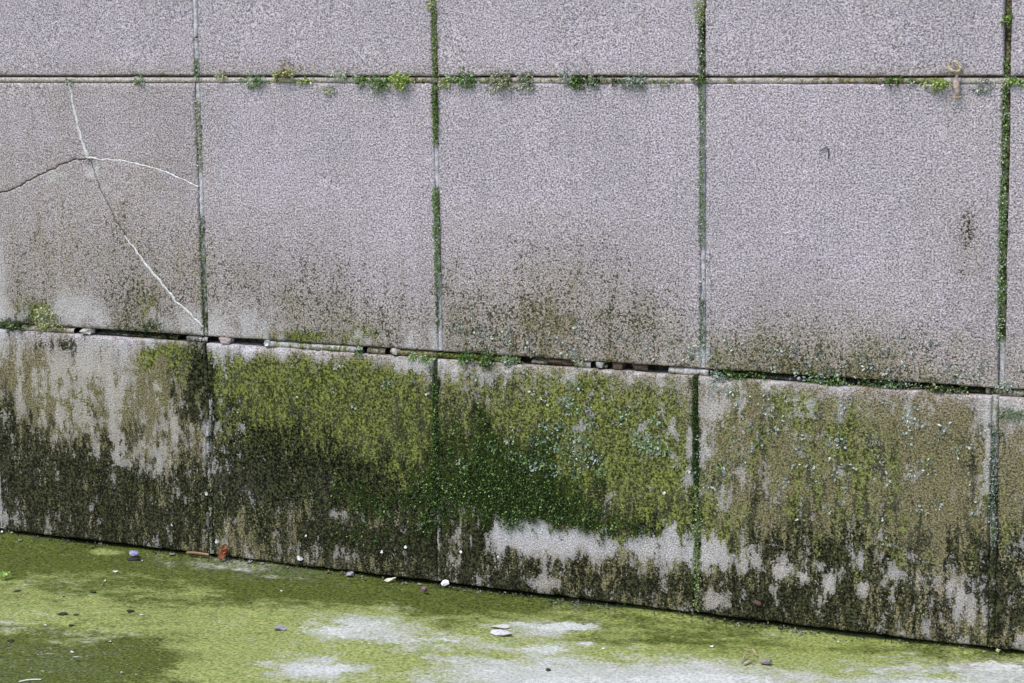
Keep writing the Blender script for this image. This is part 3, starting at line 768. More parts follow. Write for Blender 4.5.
# ------------------------------------------------------------------ moss and lichen
PAL = {'yellow': ((.30, .33, .09), (.66, .66, .30)), 'green': ((.085, .16, .035), (.32, .46, .15)), 'dark': ((.030, .055, .016), (.13, .20, .06)),
       'pale': ((.30, .36, .24), (.64, .68, .54)), 'bluish': ((.19, .26, .17), (.50, .57, .45)), 'olive': ((.17, .17, .07), (.52, .50, .30)), 'brown': ((.16, .10, .07), (.42, .31, .24)), 'carpet': ((.014, .028, .007), (.085, .130, .036)),
       'lime': ((.19, .31, .05), (.56, .68, .22)), 'mint': ((.13, .22, .09), (.38, .50, .28)), 'lichen': ((.22, .25, .235), (.44, .47, .45))}
def leaves(P, N, L, W, tones, up=None, fold=.25):
    """small folded leaflets: base P, direction N (unit), length L, width W"""
    n = len(P)
    rnd = rng.normal(size=(n, 3)); S = np.cross(N, rnd); S /= np.linalg.norm(S, axis=1)[:, None]
    B = np.cross(S, N)
    L = L[:, None]; W = W[:, None]
    mid = P + N * L * .5 + B * (W * fold)
    V = np.stack((P, mid + S * W * .5 - B * W * fold, P + N * L - B * W * .3, mid - S * W * .5 - B * W * fold, mid), 1).reshape(-1, 3)
    k = np.arange(n)[:, None] * 5
    T = np.concatenate((k + [0, 1, 4], k + [1, 2, 4], k + [2, 3, 4], k + [3, 0, 4]))
    C = np.repeat(tones, 5, 0)
    return V, T, C
def tones(pal, n, mixp=None, frac=.0):
    a, b = [np.array(x) for x in PAL[pal]]
    t = rng.beta(1.4, 1.6, n)[:, None]; c = a + (b - a) * t
    if mixp:
        a2, b2 = [np.array(x) for x in PAL[mixp]]; c2 = a2 + (b2 - a2) * rng.random((n, 1)); m = rng.random(n) < frac
        c[m] = c2[m]
    return c
def tuft_geo(cx, cz, rx, rz, y, pal, mixp=None, frac=.25, height=.02, dens=1.0, L=.0085, ragged=.5, flat=0.0):
    n = int(max(24, dens * rx * rz * 3.14 / (L * L * .22)))
    a = rng.random(n) * 6.283; r = np.sqrt(rng.random(n))
    edge = 1 + ragged * (2 * fbm(np.cos(a) * 1.3 + cx * 7, np.sin(a) * 1.3 + cz * 7, 1.5, 3))
    u = np.cos(a) * r * edge; v = np.sin(a) * r * edge
    rr = np.clip(np.hypot(u, v), 0, 1.2)
    hh = height * np.sqrt(np.clip(1 - rr * rr, 0, 1)) * (.6 + .6 * vnoise(u * 3 + cx * 9, v * 3 + cz * 9, 6))
    P = np.stack((cx + u * rx, y - hh * rng.random(n) ** .4, cz + v * rz), 1)
    N = np.stack((u * .9, -np.full(n, 1.0 - flat), v * .9 - .15), 1) + rng.normal(size=(n, 3)) * .55 * (1 - flat * .6)
    N[:, 1] = -np.abs(N[:, 1])
    N /= np.linalg.norm(N, axis=1)[:, None]
    Ls = L * rng.uniform(.6, 1.3, n)
    return leaves(P, N, Ls, Ls * rng.uniform(.4, .7, n), tones(pal, n, mixp, frac))
def core_geo(cx, cz, rx, rz, y, height, tone):
    V, T = lump(int(cx * 100), (rx * .78, height * .75, rz * .78), 2, 1.0, .3)
    V = V + np.array([cx, y, cz])
    return V, T, np.tile(np.asarray(tone), (len(V), 1))
def join(parts):
    V, T, C, o = [], [], [], 0
    for v, t, c in parts:
        V.append(v); T.append(t + o); C.append(c); o += len(v)
    return np.concatenate(V), np.concatenate(T), np.concatenate(C)
def moss_thing(name, parts, base, label, cat, group, mat=MAT_MOSS):
    V, T, C = join(parts)
    me = mesh_np(name, V - np.asarray(base)[None], tris=T, mats=[mat], cols=C)
    o = link(name, me, None, tuple(base)); return tag(o, label, cat, group)

G1, G2, G3 = 'moss tufts in the upper level joint', 'moss strips in the upright joints', 'moss tufts in the open lower joint'
# x, y, half width, half height (px), palette, second palette, share, depth, label
TUFTS = [
 (70, 81, 4, 4, 'pale', 'olive', .4, .007, 'tiny pale moss tuft where the white crack meets the upper joint', G1),
 (140, 81, 6, 5, 'bluish', 'green', .4, .010, 'small grey green moss tuft in the joint above the cracked panel', G1),
 (222, 76, 4, 4, 'yellow', 'pale', .5, .010, 'tiny yellow moss tuft just right of the first upright joint', G1),
 (257, 81, 10, 6, 'bluish', 'green', .5, .016, 'grey green moss tuft trailing down, left of the yellow cushion', G1),
 (287, 73, 11, 8, 'yellow', 'brown', .25, .024, 'yellow moss cushion with a brown heart, above the joint line', G1),
 (305, 81, 10, 3, 'yellow', 'green', .5, .008, 'thin yellowish moss wisp right of the brown hearted cushion', G1),
 (340, 75, 13, 4, 'pale', 'bluish', .4, .010, 'pale grey moss wisp lying above the joint line', G1),
 (330, 90, 9, 4, 'pale', 'yellow', .3, .008, 'pale moss wisp hanging below the joint line', G1),
 (363, 80, 8, 5, 'green', 'pale', .3, .016, 'mid green moss tuft, first of three green ones in a row', G1),
 (381, 84, 8, 8, 'green', 'bluish', .3, .020, 'green moss tuft drooping beside the bright bushy one', G1),
 (402, 81, 11, 10, 'lime', 'yellow', .35, .028, 'largest bright lime moss tuft with a bushy outline', G1),
 (446, 83, 5, 4, 'yellow', 'green', .3, .012, 'small yellow moss tuft just right of the second upright joint', G1),
 (465, 80, 15, 6, 'green', 'pale', .25, .018, 'long green moss tuft right of the second upright joint', G1),
 (503, 82, 13, 9, 'olive', 'pale', .35, .020, 'shaggy olive brown moss tuft hanging over the joint', G1),
 (527, 82, 9, 8, 'olive', 'bluish', .45, .014, 'sparse pale olive moss beside the shaggy brown tuft', G1),
 (568, 77, 7, 8, 'pale', 'lichen', .5, .010, 'pale lichen fringe left of a dark round moss tuft', G1),
 (579, 81, 8, 6, 'dark', 'green', .5, .020, 'dark round moss tuft with a pale fringe', G1),
 (596, 81, 7, 5, 'dark', 'pale', .3, .016, 'second dark moss tuft right of the fringed one', G1),
 (615, 81, 3.5, 4, 'dark', 'brown', .3, .010, 'tiny dark moss plug standing alone in the pale joint', G1),
 (637, 81, 13, 6, 'bluish', 'lichen', .4, .016, 'blue green moss tuft spilling over the joint', G1),
 (664, 82, 12, 3, 'bluish', 'green', .5, .010, 'low blue green moss line right of the spilling tuft', G1),
 (702, 80, 7, 4, 'dark', 'green', .3, .012, 'dark moss filling the crossing of the third upright joint', G1),
 (893, 80, 6, 3.5, 'dark', 'green', .4, .012, 'dark moss plug left of the lime tuft near the dead leaf', G1),
 (911, 81, 5, 3, 'bluish', 'green', .4, .008, 'faint blue green moss between the dark plug and lime tuft', G1),
 (940, 83, 11, 6, 'lime', 'yellow', .4, .020, 'lime moss tuft touching the curled dead leaf', G1),
 (983, 86, 7, 8, 'pale', 'lichen', .4, .008, 'pale moss wisp right of the curled dead leaf', G1),
 (1015, 81, 8, 3.5, 'green', 'lime', .4, .012, 'green moss tuft at the right end of the upper joint', G1),
 (433, 4, 5, 5, 'yellow', 'pale', .5, .012, 'yellowish moss tuft at the top of the second upright joint', G2),
 (1008, 18, 4, 5, 'lime', 'green', .5, .012, 'small bright moss tuft high in the fourth upright joint', G2),
 (15, 324, 15, 6, 'dark', 'olive', .3, .022, 'dark moss clump at the left end of the open joint', G3),
 (46, 313, 15, 7, 'pale', 'yellow', .5, .010, 'pale yellow moss growing up from the open joint at left', G3),
 (50, 325, 16, 5, 'olive', 'yellow', .5, .016, 'straw coloured moss matted over the left mortar', G3),
 (152, 326, 9, 5, 'dark', 'olive', .4, .014, 'dark moss clump in the open joint under the cracked panel', G3),
 (361, 352, 4.5, 5.5, 'dark', 'green', .4, .018, 'small dark moss plug in the open joint under the second panel', G3),
 (416, 357, 8, 5, 'bluish', 'lime', .4, .016, 'bright mint moss tuft left of the second lower joint', G3),
 (427, 359, 5, 4, 'green', 'lime', .3, .012, 'little green tuft beside the mint moss', G3),
 (468, 358, 10, 6, 'green', 'dark', .5, .024, 'rounded green moss tuft right of the second lower joint', G3),
 (489, 361, 9, 7.5, 'dark', 'green', .4, .026, 'dark moss tuft hanging from the open joint', G3),
 (512, 360, 11, 4, 'bluish', 'green', .4, .012, 'mint moss line between the dark tuft and the open slot', G3),
 (578, 361, 5, 4, 'pale', 'olive', .5, .010, 'pale moss plug in the middle of the open slot', G3),
 (718, 377, 7, 7, 'bluish', 'lichen', .4, .010, 'mint lichen tuft below the joint right of the third upright joint', G3),
 (738, 375, 18, 3.5, 'dark', 'green', .3, .014, 'dark moss line right of the third lower joint', G3),
 (822, 376, 12, 6, 'lichen', 'green', .4, .014, 'grey lichen and moss clump above the joint on the right', G3),
 (834, 381, 12, 4, 'dark', 'green', .5, .014, 'dark moss under the grey lichen clump', G3),
 (890, 384, 18, 3.5, 'dark', 'bluish', .35, .012, 'long low moss line in the right part of the open joint', G3),
 (945, 389, 22, 3, 'dark', 'olive', .4, .010, 'thin dark moss line left of the fourth joint', G3),
 (1003, 384, 7, 4, 'pale', 'bluish', .4, .008, 'pale moss at the foot of the fourth upright joint', G3),
 (1010, 413, 12, 6, 'bluish', 'green', .4, .010, 'mint moss patch at the top of the far right panel', G3),
]
for (px, py, rx, rz, p1, p2, fr_, hgt, lab, grp) in TUFTS:
    low = py > np.interp(px, H2X, H2Y) + 3
    y = (YLOW if low else 0.0) + .003
    c = on_wall(px, py, y)
    rx_, rz_ = rx / PXM * 1.2, rz / PXM * .95
    sparse = p1 in ('pale', 'lichen') or (p1 == 'bluish' and hgt < .012)
    parts = [tuft_geo(c[0], c[2], rx_, rz_, y, p1, p2, fr_, hgt, 1.0 if sparse else 1.7, L=.0105 if not sparse else .009, ragged=1.5)]
    if not sparse:
        d = np.array(PAL[p1][0]) * .6
        parts.insert(0, core_geo(c[0], c[2], rx_ * .8, rz_ * .7, y + .004, hgt * .8, d))
    moss_thing('moss_tuft', parts, c, lab, 'moss', grp)
def strip(points, width, pal, mixp, frac, hgt, dens, lab, y=.004):
    parts = []
    pts = np.array([on_wall(x, yy, y)[[0, 2]] for x, yy in points]); pts = resample(pts, .012)
    for k, (x, z) in enumerate(pts):
        d = dens * (.35 + 1.3 * vnoise(np.array([z * 22]), np.array([x * 3]), 8)[0])
        d = max(d, .28)
        parts.append(tuft_geo(x + rng.normal() * .002, z, width / PXM / 2 * rng.uniform(.35, 1.35), .011, y, pal, mixp, frac, hgt * rng.uniform(.6, 1.3), min(1.3, d), L=.0072, ragged=.7))
    base = (pts[-1, 0], y, pts[-1, 1])
    moss_thing('moss_strip', parts, base, lab, 'moss', G2)
strip([(197, 60), (197.5, 76)], 7, 'green', 'bluish', .4, .010, 1.0, 'short green moss strip in the first upright joint above the crossing', .008)
strip([(199, 100), (201.5, 170)], 7, 'pale', 'olive', .5, .008, .8, 'pale speckled moss strip beside the right edge of the cracked panel', .006)
strip([(203, 218), (205, 328)], 7, 'dark', 'olive', .4, .008, .7, 'dark thin moss strip low in the first upright joint', .006)
strip([(434, 8), (435, 75)], 5.5, 'green', 'olive', .35, .005, .7, 'thin dark moss strip in the second upright joint above the crossing', .001)
strip([(435.5, 86), (436, 143)], 8, 'green', 'dark', .3, .012, 1.2, 'dense green moss strip in the second upright joint below the crossing', .001)
strip([(436.5, 190), (438, 288)], 7, 'green', 'bluish', .35, .012, 1.1, 'bushy green moss strip midway down the second upright joint', .001)
strip([(438.5, 296), (439, 322)], 6, 'dark', 'bluish', .4, .010, .9, 'short dark moss strip near the foot of the second upright joint', .008)
strip([(700, 0), (700.5, 23)], 8, 'pale', 'yellow', .4, .012, 1.0, 'pale moss strip at the top of the third upright joint', .006)
strip([(701.5, 28), (702, 76)], 6, 'dark', 'pale', .5, .006, .7, 'speckled dark moss strip in the third upright joint above the crossing', .001)
strip([(702, 86), (702.5, 242)], 5.5, 'green', 'lichen', .4, .007, .5, 'long grey green moss strip in the third upright joint', .001)
strip([(702.5, 300), (703, 345)], 7, 'bluish', 'dark', .5, .008, .7, 'mint speckled moss strip at the foot of the third upright joint', .004)
strip([(1007, 60), (1006.5, 78)], 6, 'green', 'olive', .4, .008, .5, 'sparse moss strip in the fourth upright joint above the crossing', .014)
strip([(1005, 88), (1003, 200), (1001, 300), (999.5, 344)], 7.5, 'green', 'pale', .3, .013, 1.0, 'long vivid green moss strip in the fourth upright joint', .010)
strip([(434.5, 368), (436.5, 440), (438, 505)], 9, 'carpet', 'green', .3, .012, 1.3, 'dark velvety moss strip in the second lower upright joint', YLOW + .008)
strip([(695, 382), (696, 430), (697, 482)], 9, 'carpet', 'dark', .4, .012, 1.3, 'dark moss strip in the third lower upright joint', YLOW + .008)
strip([(697, 486), (698, 560), (698, 608)], 7, 'green', 'olive', .4, .008, .7, 'sparse green moss strip near the ground in the third lower joint', YLOW + .006)
strip([(994, 425), (993, 545)], 6, 'lichen', 'dark', .5, .005, .6, 'mint speckles along the pale fourth lower joint', YLOW + .002)

# moss carpet on the bottom row, where it is thick enough to stand proud
n = 150000
pp = np.stack((rng.uniform(joint(0, 1), joint(0, 4), n), np.full(n, YLOW), rng.uniform(.03, HJ - .02, n)), 1)
fm = wall_fields(pp, True)['M']
keep = (fm * 1.05 - .20 + fbm(pp[:, 0], pp[:, 2], 24, 61) * .9 + fbm(pp[:, 0], pp[:, 2], 90, 66) * 1.2) > rng.uniform(.15, .75, n)
pp = pp[keep][:26000]
N = rng.normal(size=(len(pp), 3)) * .55; N[:, 1] = -np.abs(N[:, 1]) - .55; N[:, 2] -= .2; N /= np.linalg.norm(N, axis=1)[:, None]
cl = np.clip(fbm(pp[:, 0], pp[:, 2], 45, 71) + .3, 0, 1); pp[:, 1] -= .001 + (.003 + .009 * cl) * rng.random(len(pp))
Ls = rng.uniform(.005, .011, len(pp))
V, T, C = leaves(pp, N, Ls, Ls * .6, tones('carpet', len(pp), 'green', .22))
tag(link('moss_carpet', mesh_np('moss_carpet', V, tris=T, mats=[MAT_MOSS], cols=C)), 'dark green moss spread over the middle of the bottom row', 'moss', kind='stuff')

# lichen: crinkled pale rosettes, too many to count
parts = []
def rosette(px, py, r, pal='lichen', low=True, k=1.0):
    y = YLOW - .001 if low else -.001
    c = on_wall(px, py, y); n = max(5, int(r * 2.2 * k)); a = rng.random(n) * 6.283; q = np.sqrt(rng.random(n)) * r / PXM
    Pn = np.stack((c[0] + np.cos(a) * q, np.full(n, y) - rng.random(n) * .0015, c[2] + np.sin(a) * q * .8), 1)
    N = np.stack((np.cos(a), -np.full(n, .22), np.sin(a)), 1) + rng.normal(size=(n, 3)) * .35; N[:, 1] = -np.abs(N[:, 1]); N /= np.linalg.norm(N, axis=1)[:, None]
    L = rng.uniform(.006, .013, n)
    parts.append(leaves(Pn, N, L, L * rng.uniform(.5, .8, n), tones(pal, n, 'pale' if pal == 'lichen' else 'lichen', .3)))
for (px, py, r) in [(545, 425, 5), (560, 430, 7), (575, 437, 6), (585, 441, 5), (535, 440, 5), (550, 445, 7), (568, 452, 9), (582, 460, 8), (598, 458, 6), (540, 462, 7), (527, 466, 8), (556, 470, 6), (602, 472, 4), (575, 474, 5), (515, 457, 5),
                    (640, 441, 6), (648, 447, 7), (655, 443, 6), (662, 450, 6), (566, 402, 6), (572, 410, 5), (588, 422, 5), (575, 384, 5), (624, 415, 4), (655, 420, 4), (493, 445, 5), (463, 465, 4), (386, 385, 4), (510, 440, 4)]:
    rosette(px, py, r * 1.1, 'mint', True, 2.2)
for (px, py, r) in [(718, 381, 7), (715, 425, 6), (722, 463, 7), (703, 440, 6), (700, 455, 5), (710, 485, 6), (698, 470, 5), (735, 440, 4), (755, 430, 4)]: rosette(px, py, r, 'bluish')
for k in range(75):
    px = rng.uniform(705, 985); py = np.interp(px, H2X, H2Y) + 10 + rng.beta(1.1, 2.2) * 150
    rosette(px, py, rng.uniform(2.5, 5.5), 'lichen' if rng.random() < .9 else 'pale')
for k in range(22):
    px = rng.uniform(450, 690); py = np.interp(px, H2X, H2Y) + 10 + rng.beta(1.1, 2.0) * 120
    rosette(px, py, rng.uniform(1.2, 3), 'lichen' if rng.random() < .9 else 'pale')
for (px, py) in [(795, 341), (868, 367), (866, 361), (811, 360), (793, 350), (778, 352), (961, 377), (955, 372), (690, 357), (697, 352), (501, 335), (488, 338), (480, 330), (475, 344), (640, 340), (700, 345), (707, 310), (705, 283), (707, 258), (843, 380), (886, 380), (905, 382), (801, 374)]:
    rosette(px, py, rng.uniform(3, 7), 'lichen', False)
for k in range(70):
    px = rng.uniform(640, 985) if rng.random() < .6 else rng.uniform(450, 640); py = np.interp(px, H2X, H2Y) - 8 - rng.beta(1, 3) * 70
    rosette(px, py, rng.uniform(1, 2.5), 'lichen', False)
for k in range(10):
    px = rng.uniform(225, 430); py = np.interp(px, H2X, H2Y) + 12 + rng.beta(1.1, 1.6) * 120
    rosette(px, py, rng.uniform(1, 2.0), 'pale', True)
V, T, C = join(parts)
tag(link('lichen', mesh_np('lichen', V, tris=T, mats=[MAT_LICHEN], cols=C)), 'pale grey green lichen specks scattered over the lower panels', 'lichen', kind='stuff')

# soil and leaf crumbs gathered in the angle at the foot of the wall: too fine to count
n = 2600
xs_ = rng.uniform(-.6, 5.2, n); keep = vnoise(xs_ * 7, xs_ * 0, 31) + .5 * vnoise(xs_ * 25, xs_ * 0, 33) > rng.uniform(.35, 1.1, n)
xs_ = xs_[keep]; n = len(xs_); ys_ = YLOW - .001 - rng.exponential(.011, n)
P_ = np.stack((xs_, ys_, np.array([gz(a, b) for a, b in zip(xs_, ys_)]) + .001 + .008 * rng.random(n) * np.exp((ys_ - YLOW) / .015)), 1)
N = rng.normal(size=(n, 3)); N[:, 2] = np.abs(N[:, 2]) * .6 + .1; N /= np.linalg.norm(N, axis=1)[:, None]
L = rng.uniform(.004, .013, n)
tn = np.array([(.05, .045, .025), (.12, .11, .06), (.09, .12, .03), (.26, .25, .22), (.20, .14, .08), (.03, .03, .02)])[rng.choice(6, n, p=[.28, .22, .2, .1, .08, .12])]
V, T, C = leaves(P_, N, L, L * rng.uniform(.35, .9, n), tn)
tag(link('wall_foot_litter', mesh_np('wall_foot_litter', V, tris=T, mats=[MAT_BIT], cols=C)), 'fine soil and leaf crumbs gathered along the foot of the wall', 'litter', kind='stuff')

# ------------------------------------------------------------------ litter on the ground and stuck to the wall
def place_ground(px, py):
    p = on_ground(px, py, 0.0)
    if p[1] > YLOW - .008: p = on_wall(px, py, YLOW - .008)
    return np.array([p[0], p[1], gz(p[0], p[1])])
def chip(seed, r, elong=1.0, thick=.35):
    """small curled flake with thickness"""
    k = 9; a = np.linspace(0, 6.283, k, endpoint=False)
    rr = r * (1 + .35 * (np.random.default_rng(int(seed)).random(k) - .5) * 2)
    ring = np.stack((np.cos(a) * rr * elong, np.sin(a) * rr, .25 * r * np.cos(2 * a + seed)), 1)
    top = ring + [0, 0, r * thick]; V = np.concatenate((ring * [.85, .85, 1], top, [[0, 0, -.05 * r]], [[0, 0, r * thick * 1.25]]))
    i = np.arange(k); j = (i + 1) % k
    T = np.concatenate((np.stack((i, j, j + k), 1), np.stack((i, j + k, i + k), 1), np.stack((j, i, np.full(k, 2 * k)), 1), np.stack((i + k, j + k, np.full(k, 2 * k + 1)), 1)))
    return V, T
WHITE = (.74, .73, .70)
def put(name, V, T, tone, loc, rot, label, cat, group=None, mat=MAT_BIT, var=.08, smooth=False):
    o = link(name, solid(name, V, T, tone, mat, var, smooth), None, tuple(loc)); o.rotation_euler = rot
    return tag(o, label, cat, group)
GW = 'white flakes on the ground'; GWW = 'white flakes stuck on the wall'
for (px, py, r, lab) in [(3, 532, 3.0, 'white flake at the foot of the wall at the left end'), (115, 570, 2.8, 'largest white flake on the green ground left of the lilac stone'), (142, 559, 1.6, 'tiny white flake touching the lilac stone'),
                         (105, 579, 1.7, 'small white flake just below the largest ground flake'), (45, 624, 1.8, 'white flake alone on the green ground at far left'), (142, 613, 2.0, 'white flake right of the dark crumbs'),
                         (110, 640, 1.8, 'white flake on the edge of the dark damp patch'), (72, 651, 1.7, 'white flake inside the dark damp patch'),
                         (122, 671, 1.9, 'white flake low in the dark damp patch'), (281, 590, 1.5, 'small white flake on the dark green band'),
                         (603, 647, 1.8, 'white flake on the lime ground near the pale oval'), (712, 645, 1.8, 'white flake left of the straw coloured curl'), (838, 640, 1.8, 'white flake by the wall right of the straw coloured curl'), (223, 601, 1.2, 'tiny white flake between the orange leaf and the pale patches')]:
    p = place_ground(px, py); V, T = chip(px + py, r / 420, rng.uniform(.9, 1.4))
    put('white_flake', V, T, WHITE, p + [0, 0, .003], (rng.uniform(-.4, .4), rng.uniform(-.3, .3), rng.random() * 6), lab, 'petal', GW)
for (px, py, r, lab) in [(206.5, 493.5, 2.8, 'round white flake stuck high on the first lower joint'), (217, 541, 2.8, 'oval white flake stuck on the wall above the orange leaf'), (300, 558, 3.2, 'round white flake stuck low under the second panel'),
                         (382, 552, 2.2, 'white flake on the wall above the cream chip'), (406, 547, 1.9, 'white flake in the black crust, highest of the middle ones'), (461, 552, 2.0, 'small lilac white flake right of the second lower joint'), (172, 525, 1.5, 'tiny white flake left of the first lower joint'),
                         (498, 557, 1.6, 'tiny white flake on the dark streaks of the third panel'), (664, 493, 1.7, 'tiny white flake on the olive film of the third panel'), (306, 536, 1.5, 'tiny pale flake above the round one')]:
    p = on_wall(px, py, YLOW - .004); V, T = chip(px + py, r / 390, rng.uniform(.9, 1.25))
    put('white_flake', V, T, WHITE, p, (1.57 + rng.uniform(-.3, .3), rng.uniform(-.3, .3), rng.uniform(-.3, .3)), lab, 'petal', GWW)
p = place_ground(444, 579); V, T = chip(5, .013, 1.0, .5)
put('white_flake', V, T, (.88, .87, .86), p + [0, 0, .012], (.9, .2, .5), 'large angular white chip leaning at the foot of the wall', 'petal', GWW)
p = place_ground(391, 580); V, T = chip(8, .0085, 2.2, .5)
put('cream_chip', V, T, (.66, .60, .45), p + [0, 0, .007], (.3, -.3, .45), 'long cream coloured chip lying at the foot of the wall', 'chip')
# lilac stone, its dark underside a separate black lump
p = place_ground(134, 556); V, T = lump(3, (.017, .013, .012), 2, .9, .7)
o = put('lilac_stone', V, T, (.36, .34, .50), p + [0, 0, .016], (0, 0, .4), 'lilac grey stone lying against the foot of the wall', 'stone', None, MAT_STONE, .2)
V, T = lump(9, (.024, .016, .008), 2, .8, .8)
p2 = place_ground(133, 558); put('stone_underside', V, T, (.02, .02, .026), p2 + [0, 0, .003], (0, 0, .2), 'black underside of the lilac stone', 'soil', 'dark soil crumbs')
# orange crumpled leaf
def leaf_sheet(L, W, curl, seed, nu=9, nv=5, thick=.0012, notch=.25):
    u = np.linspace(0, 1, nu); v = np.linspace(-1, 1, nv); U, Vv = np.meshgrid(u, v)
    w = np.sin(np.pi * np.clip(U * .92 + .06, 0, 1)) ** .7 * (1 + notch * (vnoise(U * 5 + seed, np.sign(Vv) * 3, seed) - .5) * 2)
    x = U * L; y = Vv * w * W * .5; z = curl * L * (np.abs(Vv) ** 1.5) * .5 + curl * L * .7 * (U - .5) ** 2 + .10 * L * (vnoise(U * 4 + seed, Vv * 2 + seed, seed + 2) - .5)
    P = np.stack((x - L / 2, y, z), -1).reshape(-1, 3); n0 = len(P)
    Pb = P - [0, 0, thick]; V = np.concatenate((P, Pb)); idx = np.arange(n0).reshape(nv, nu)
    a, b, c, d = idx[:-1, :-1].ravel(), idx[:-1, 1:].ravel(), idx[1:, 1:].ravel(), idx[1:, :-1].ravel()
    T = np.concatenate((np.stack((a, b, c), 1), np.stack((a, c, d), 1), np.stack((c, b, a), 1) + n0, np.stack((d, c, a), 1) + n0))
    ring = np.concatenate((idx[0, :], idx[1:, -1], idx[-1, -2::-1], idx[-2:0:-1, 0])); r2 = np.roll(ring, -1)
    T = np.concatenate((T, np.stack((ring, ring + n0, r2), 1), np.stack((r2, ring + n0, r2 + n0), 1)))
    return V, T
def tube(path, r, k=6):
    path = np.asarray(path, float); n = len(path); t = np.gradient(path, axis=0); t /= np.linalg.norm(t, axis=1)[:, None]
    rr = np.broadcast_to(r, n); up = np.array([.3, .2, .93]); s = np.cross(t, up); s /= np.linalg.norm(s, axis=1)[:, None]; b = np.cross(t, s)
    a = np.linspace(0, 6.283, k, endpoint=False)
    V = (path[:, None] + rr[:, None, None] * (np.cos(a)[None, :, None] * s[:, None] + np.sin(a)[None, :, None] * b[:, None])).reshape(-1, 3)
    idx = np.arange(n * k).reshape(n, k); nx = np.roll(idx, -1, 1)
    T = np.concatenate((np.stack((idx[:-1], nx[:-1], nx[1:]), -1).reshape(-1, 3), np.stack((idx[:-1], nx[1:], idx[1:]), -1).reshape(-1, 3)))
    cap = []
    for e, rev in ((0, 1), (n - 1, 0)):
        for i in range(1, k - 1):
            f = (idx[e, 0], idx[e, i], idx[e, i + 1]); cap.append(f[::-1] if rev else f)
    return V, np.concatenate((T, np.array(cap)))
p = place_ground(225, 558)
V, T = leaf_sheet(.044, .028, .6, 3); 
orange = put('dead_leaf', V, T, (.36, .14, .075), p + [0, 0, .018], (.9, -.9, .6), 'crumpled orange dead leaf standing against the foot of the wall', 'leaf', None, MAT_BIT, .35)
V, T = leaf_sheet(.034, .022, .6, 6)
o = link('leaf_lobe', solid('leaf_lobe', V, T, (.36, .12, .06), MAT_BIT, .3), orange); o.location = (.008, .012, .006); o.rotation_euler = (.7, .3, .9)
V, T = tube([(-.012, 0, .0), (-.03, .003, .004), (-.042, .01, .012)], .0012); o = link('stalk', solid('stalk', V, T, (.26, .10, .06), MAT_BIT), orange)
a = place_ground(187, 553.5) + [0, 0, .012]; b = place_ground(209, 555.5) + [0, 0, .014]
mid = (a + b) / 2
V, T = tube([a - mid, (a - mid) * .4 + [0, 0, .002], (b - mid) * .4 + [0, .001, .001], b - mid], [.0042, .0047, .0045, .004], 7)
put('twig', V, T, (.30, .17, .10), mid, (0, 0, 0), 'short orange brown twig lying along the wall by the orange leaf', 'twig', None, MAT_BIT, .25)
# purple petal
p = place_ground(424, 592); V, T = leaf_sheet(.030, .022, .5, 12)
put('purple_petal', V, T, (.30, .13, .25), p + [0, 0, .010], (.5, .5, 2.2), 'crumpled purple petal on the dark green ground in the middle', 'petal', None, MAT_BIT, .35)
# white crescent sliver
p0 = place_ground(30, 678)
pts = [place_ground(x, y) + [0, 0, .006] - p0 for x, y in [(19, 679), (25, 677.6), (32, 676.8), (41, 676.8)]]
V, T = tube(resample(np.array(pts)[:, :2], .01).tolist() and [np.array([x, y, .006]) for x, y in resample(np.array(pts)[:, :2], .01)], .0035, 6)
V[:, 2] *= .35
put('white_sliver', V, T, (.62, .63, .62), p0, (0, 0, 0), 'thin white crescent sliver on the damp ground at bottom left', 'sliver')
# pale flat flakes in the middle
for (px, py, r, e, lab) in [(500, 625.5, .016, 1.7, 'upper pale flat stone flake of the pair in the middle ground'), (504, 631.5, .022, 1.5, 'lower and larger pale flat stone flake in the middle ground'), (494, 630, .010, 1.4, 'smallest pale stone flake left of the pair')]:
    p = place_ground(px, py); V, T = chip(int(px), r, e, .3); V[:, 2] *= .6
    put('stone_flake', V, T, (.55, .54, .54), p + [0, 0, .003], (0, 0, .2), lab, 'stone', 'pale stone flakes', MAT_STONE)
p = place_ground(279, 627); V, T = chip(4, .012, 1.5, .4)
put('stone_flake', V, T, (.24, .25, .26), p + [0, 0, .004], (.3, .1, .4), 'grey flake alone on the lime ground left of the white patch', 'stone', None, MAT_STONE)
# straw curl and pebble on the right
p0 = place_ground(749, 660)
pts = np.array([place_ground(x, y) - p0 + [0, 0, zz] for x, y, zz in [(744, 663, .004), (752, 660, .006), (757, 656.5, .012), (753, 653.5, .020), (747, 654, .018), (744, 658, .010), (741, 661, .004)]])
tt = np.linspace(0, 1, 30); kk = np.linspace(0, 1, len(pts)); pts = np.stack([np.interp(tt, kk, pts[:, i]) for i in range(3)], 1)
V, T = tube(pts, (.0022 + .0014 * np.sin(tt * 17)), 6)
put('straw_curl', V, T, (.36, .29, .16), p0, (0, 0, 0), 'curled straw coloured dry leaf on the ground at right', 'leaf', None, MAT_BIT, .25)
p = place_ground(766, 662); V, T = lump(13, (.016, .013, .011), 2, .9, .6)
put('brown_pebble', V, T, (.24, .19, .18), p + [0, 0, .010], (0, 0, .3), 'grey brown pebble right of the straw coloured curl', 'stone', None, MAT_STONE, .2)
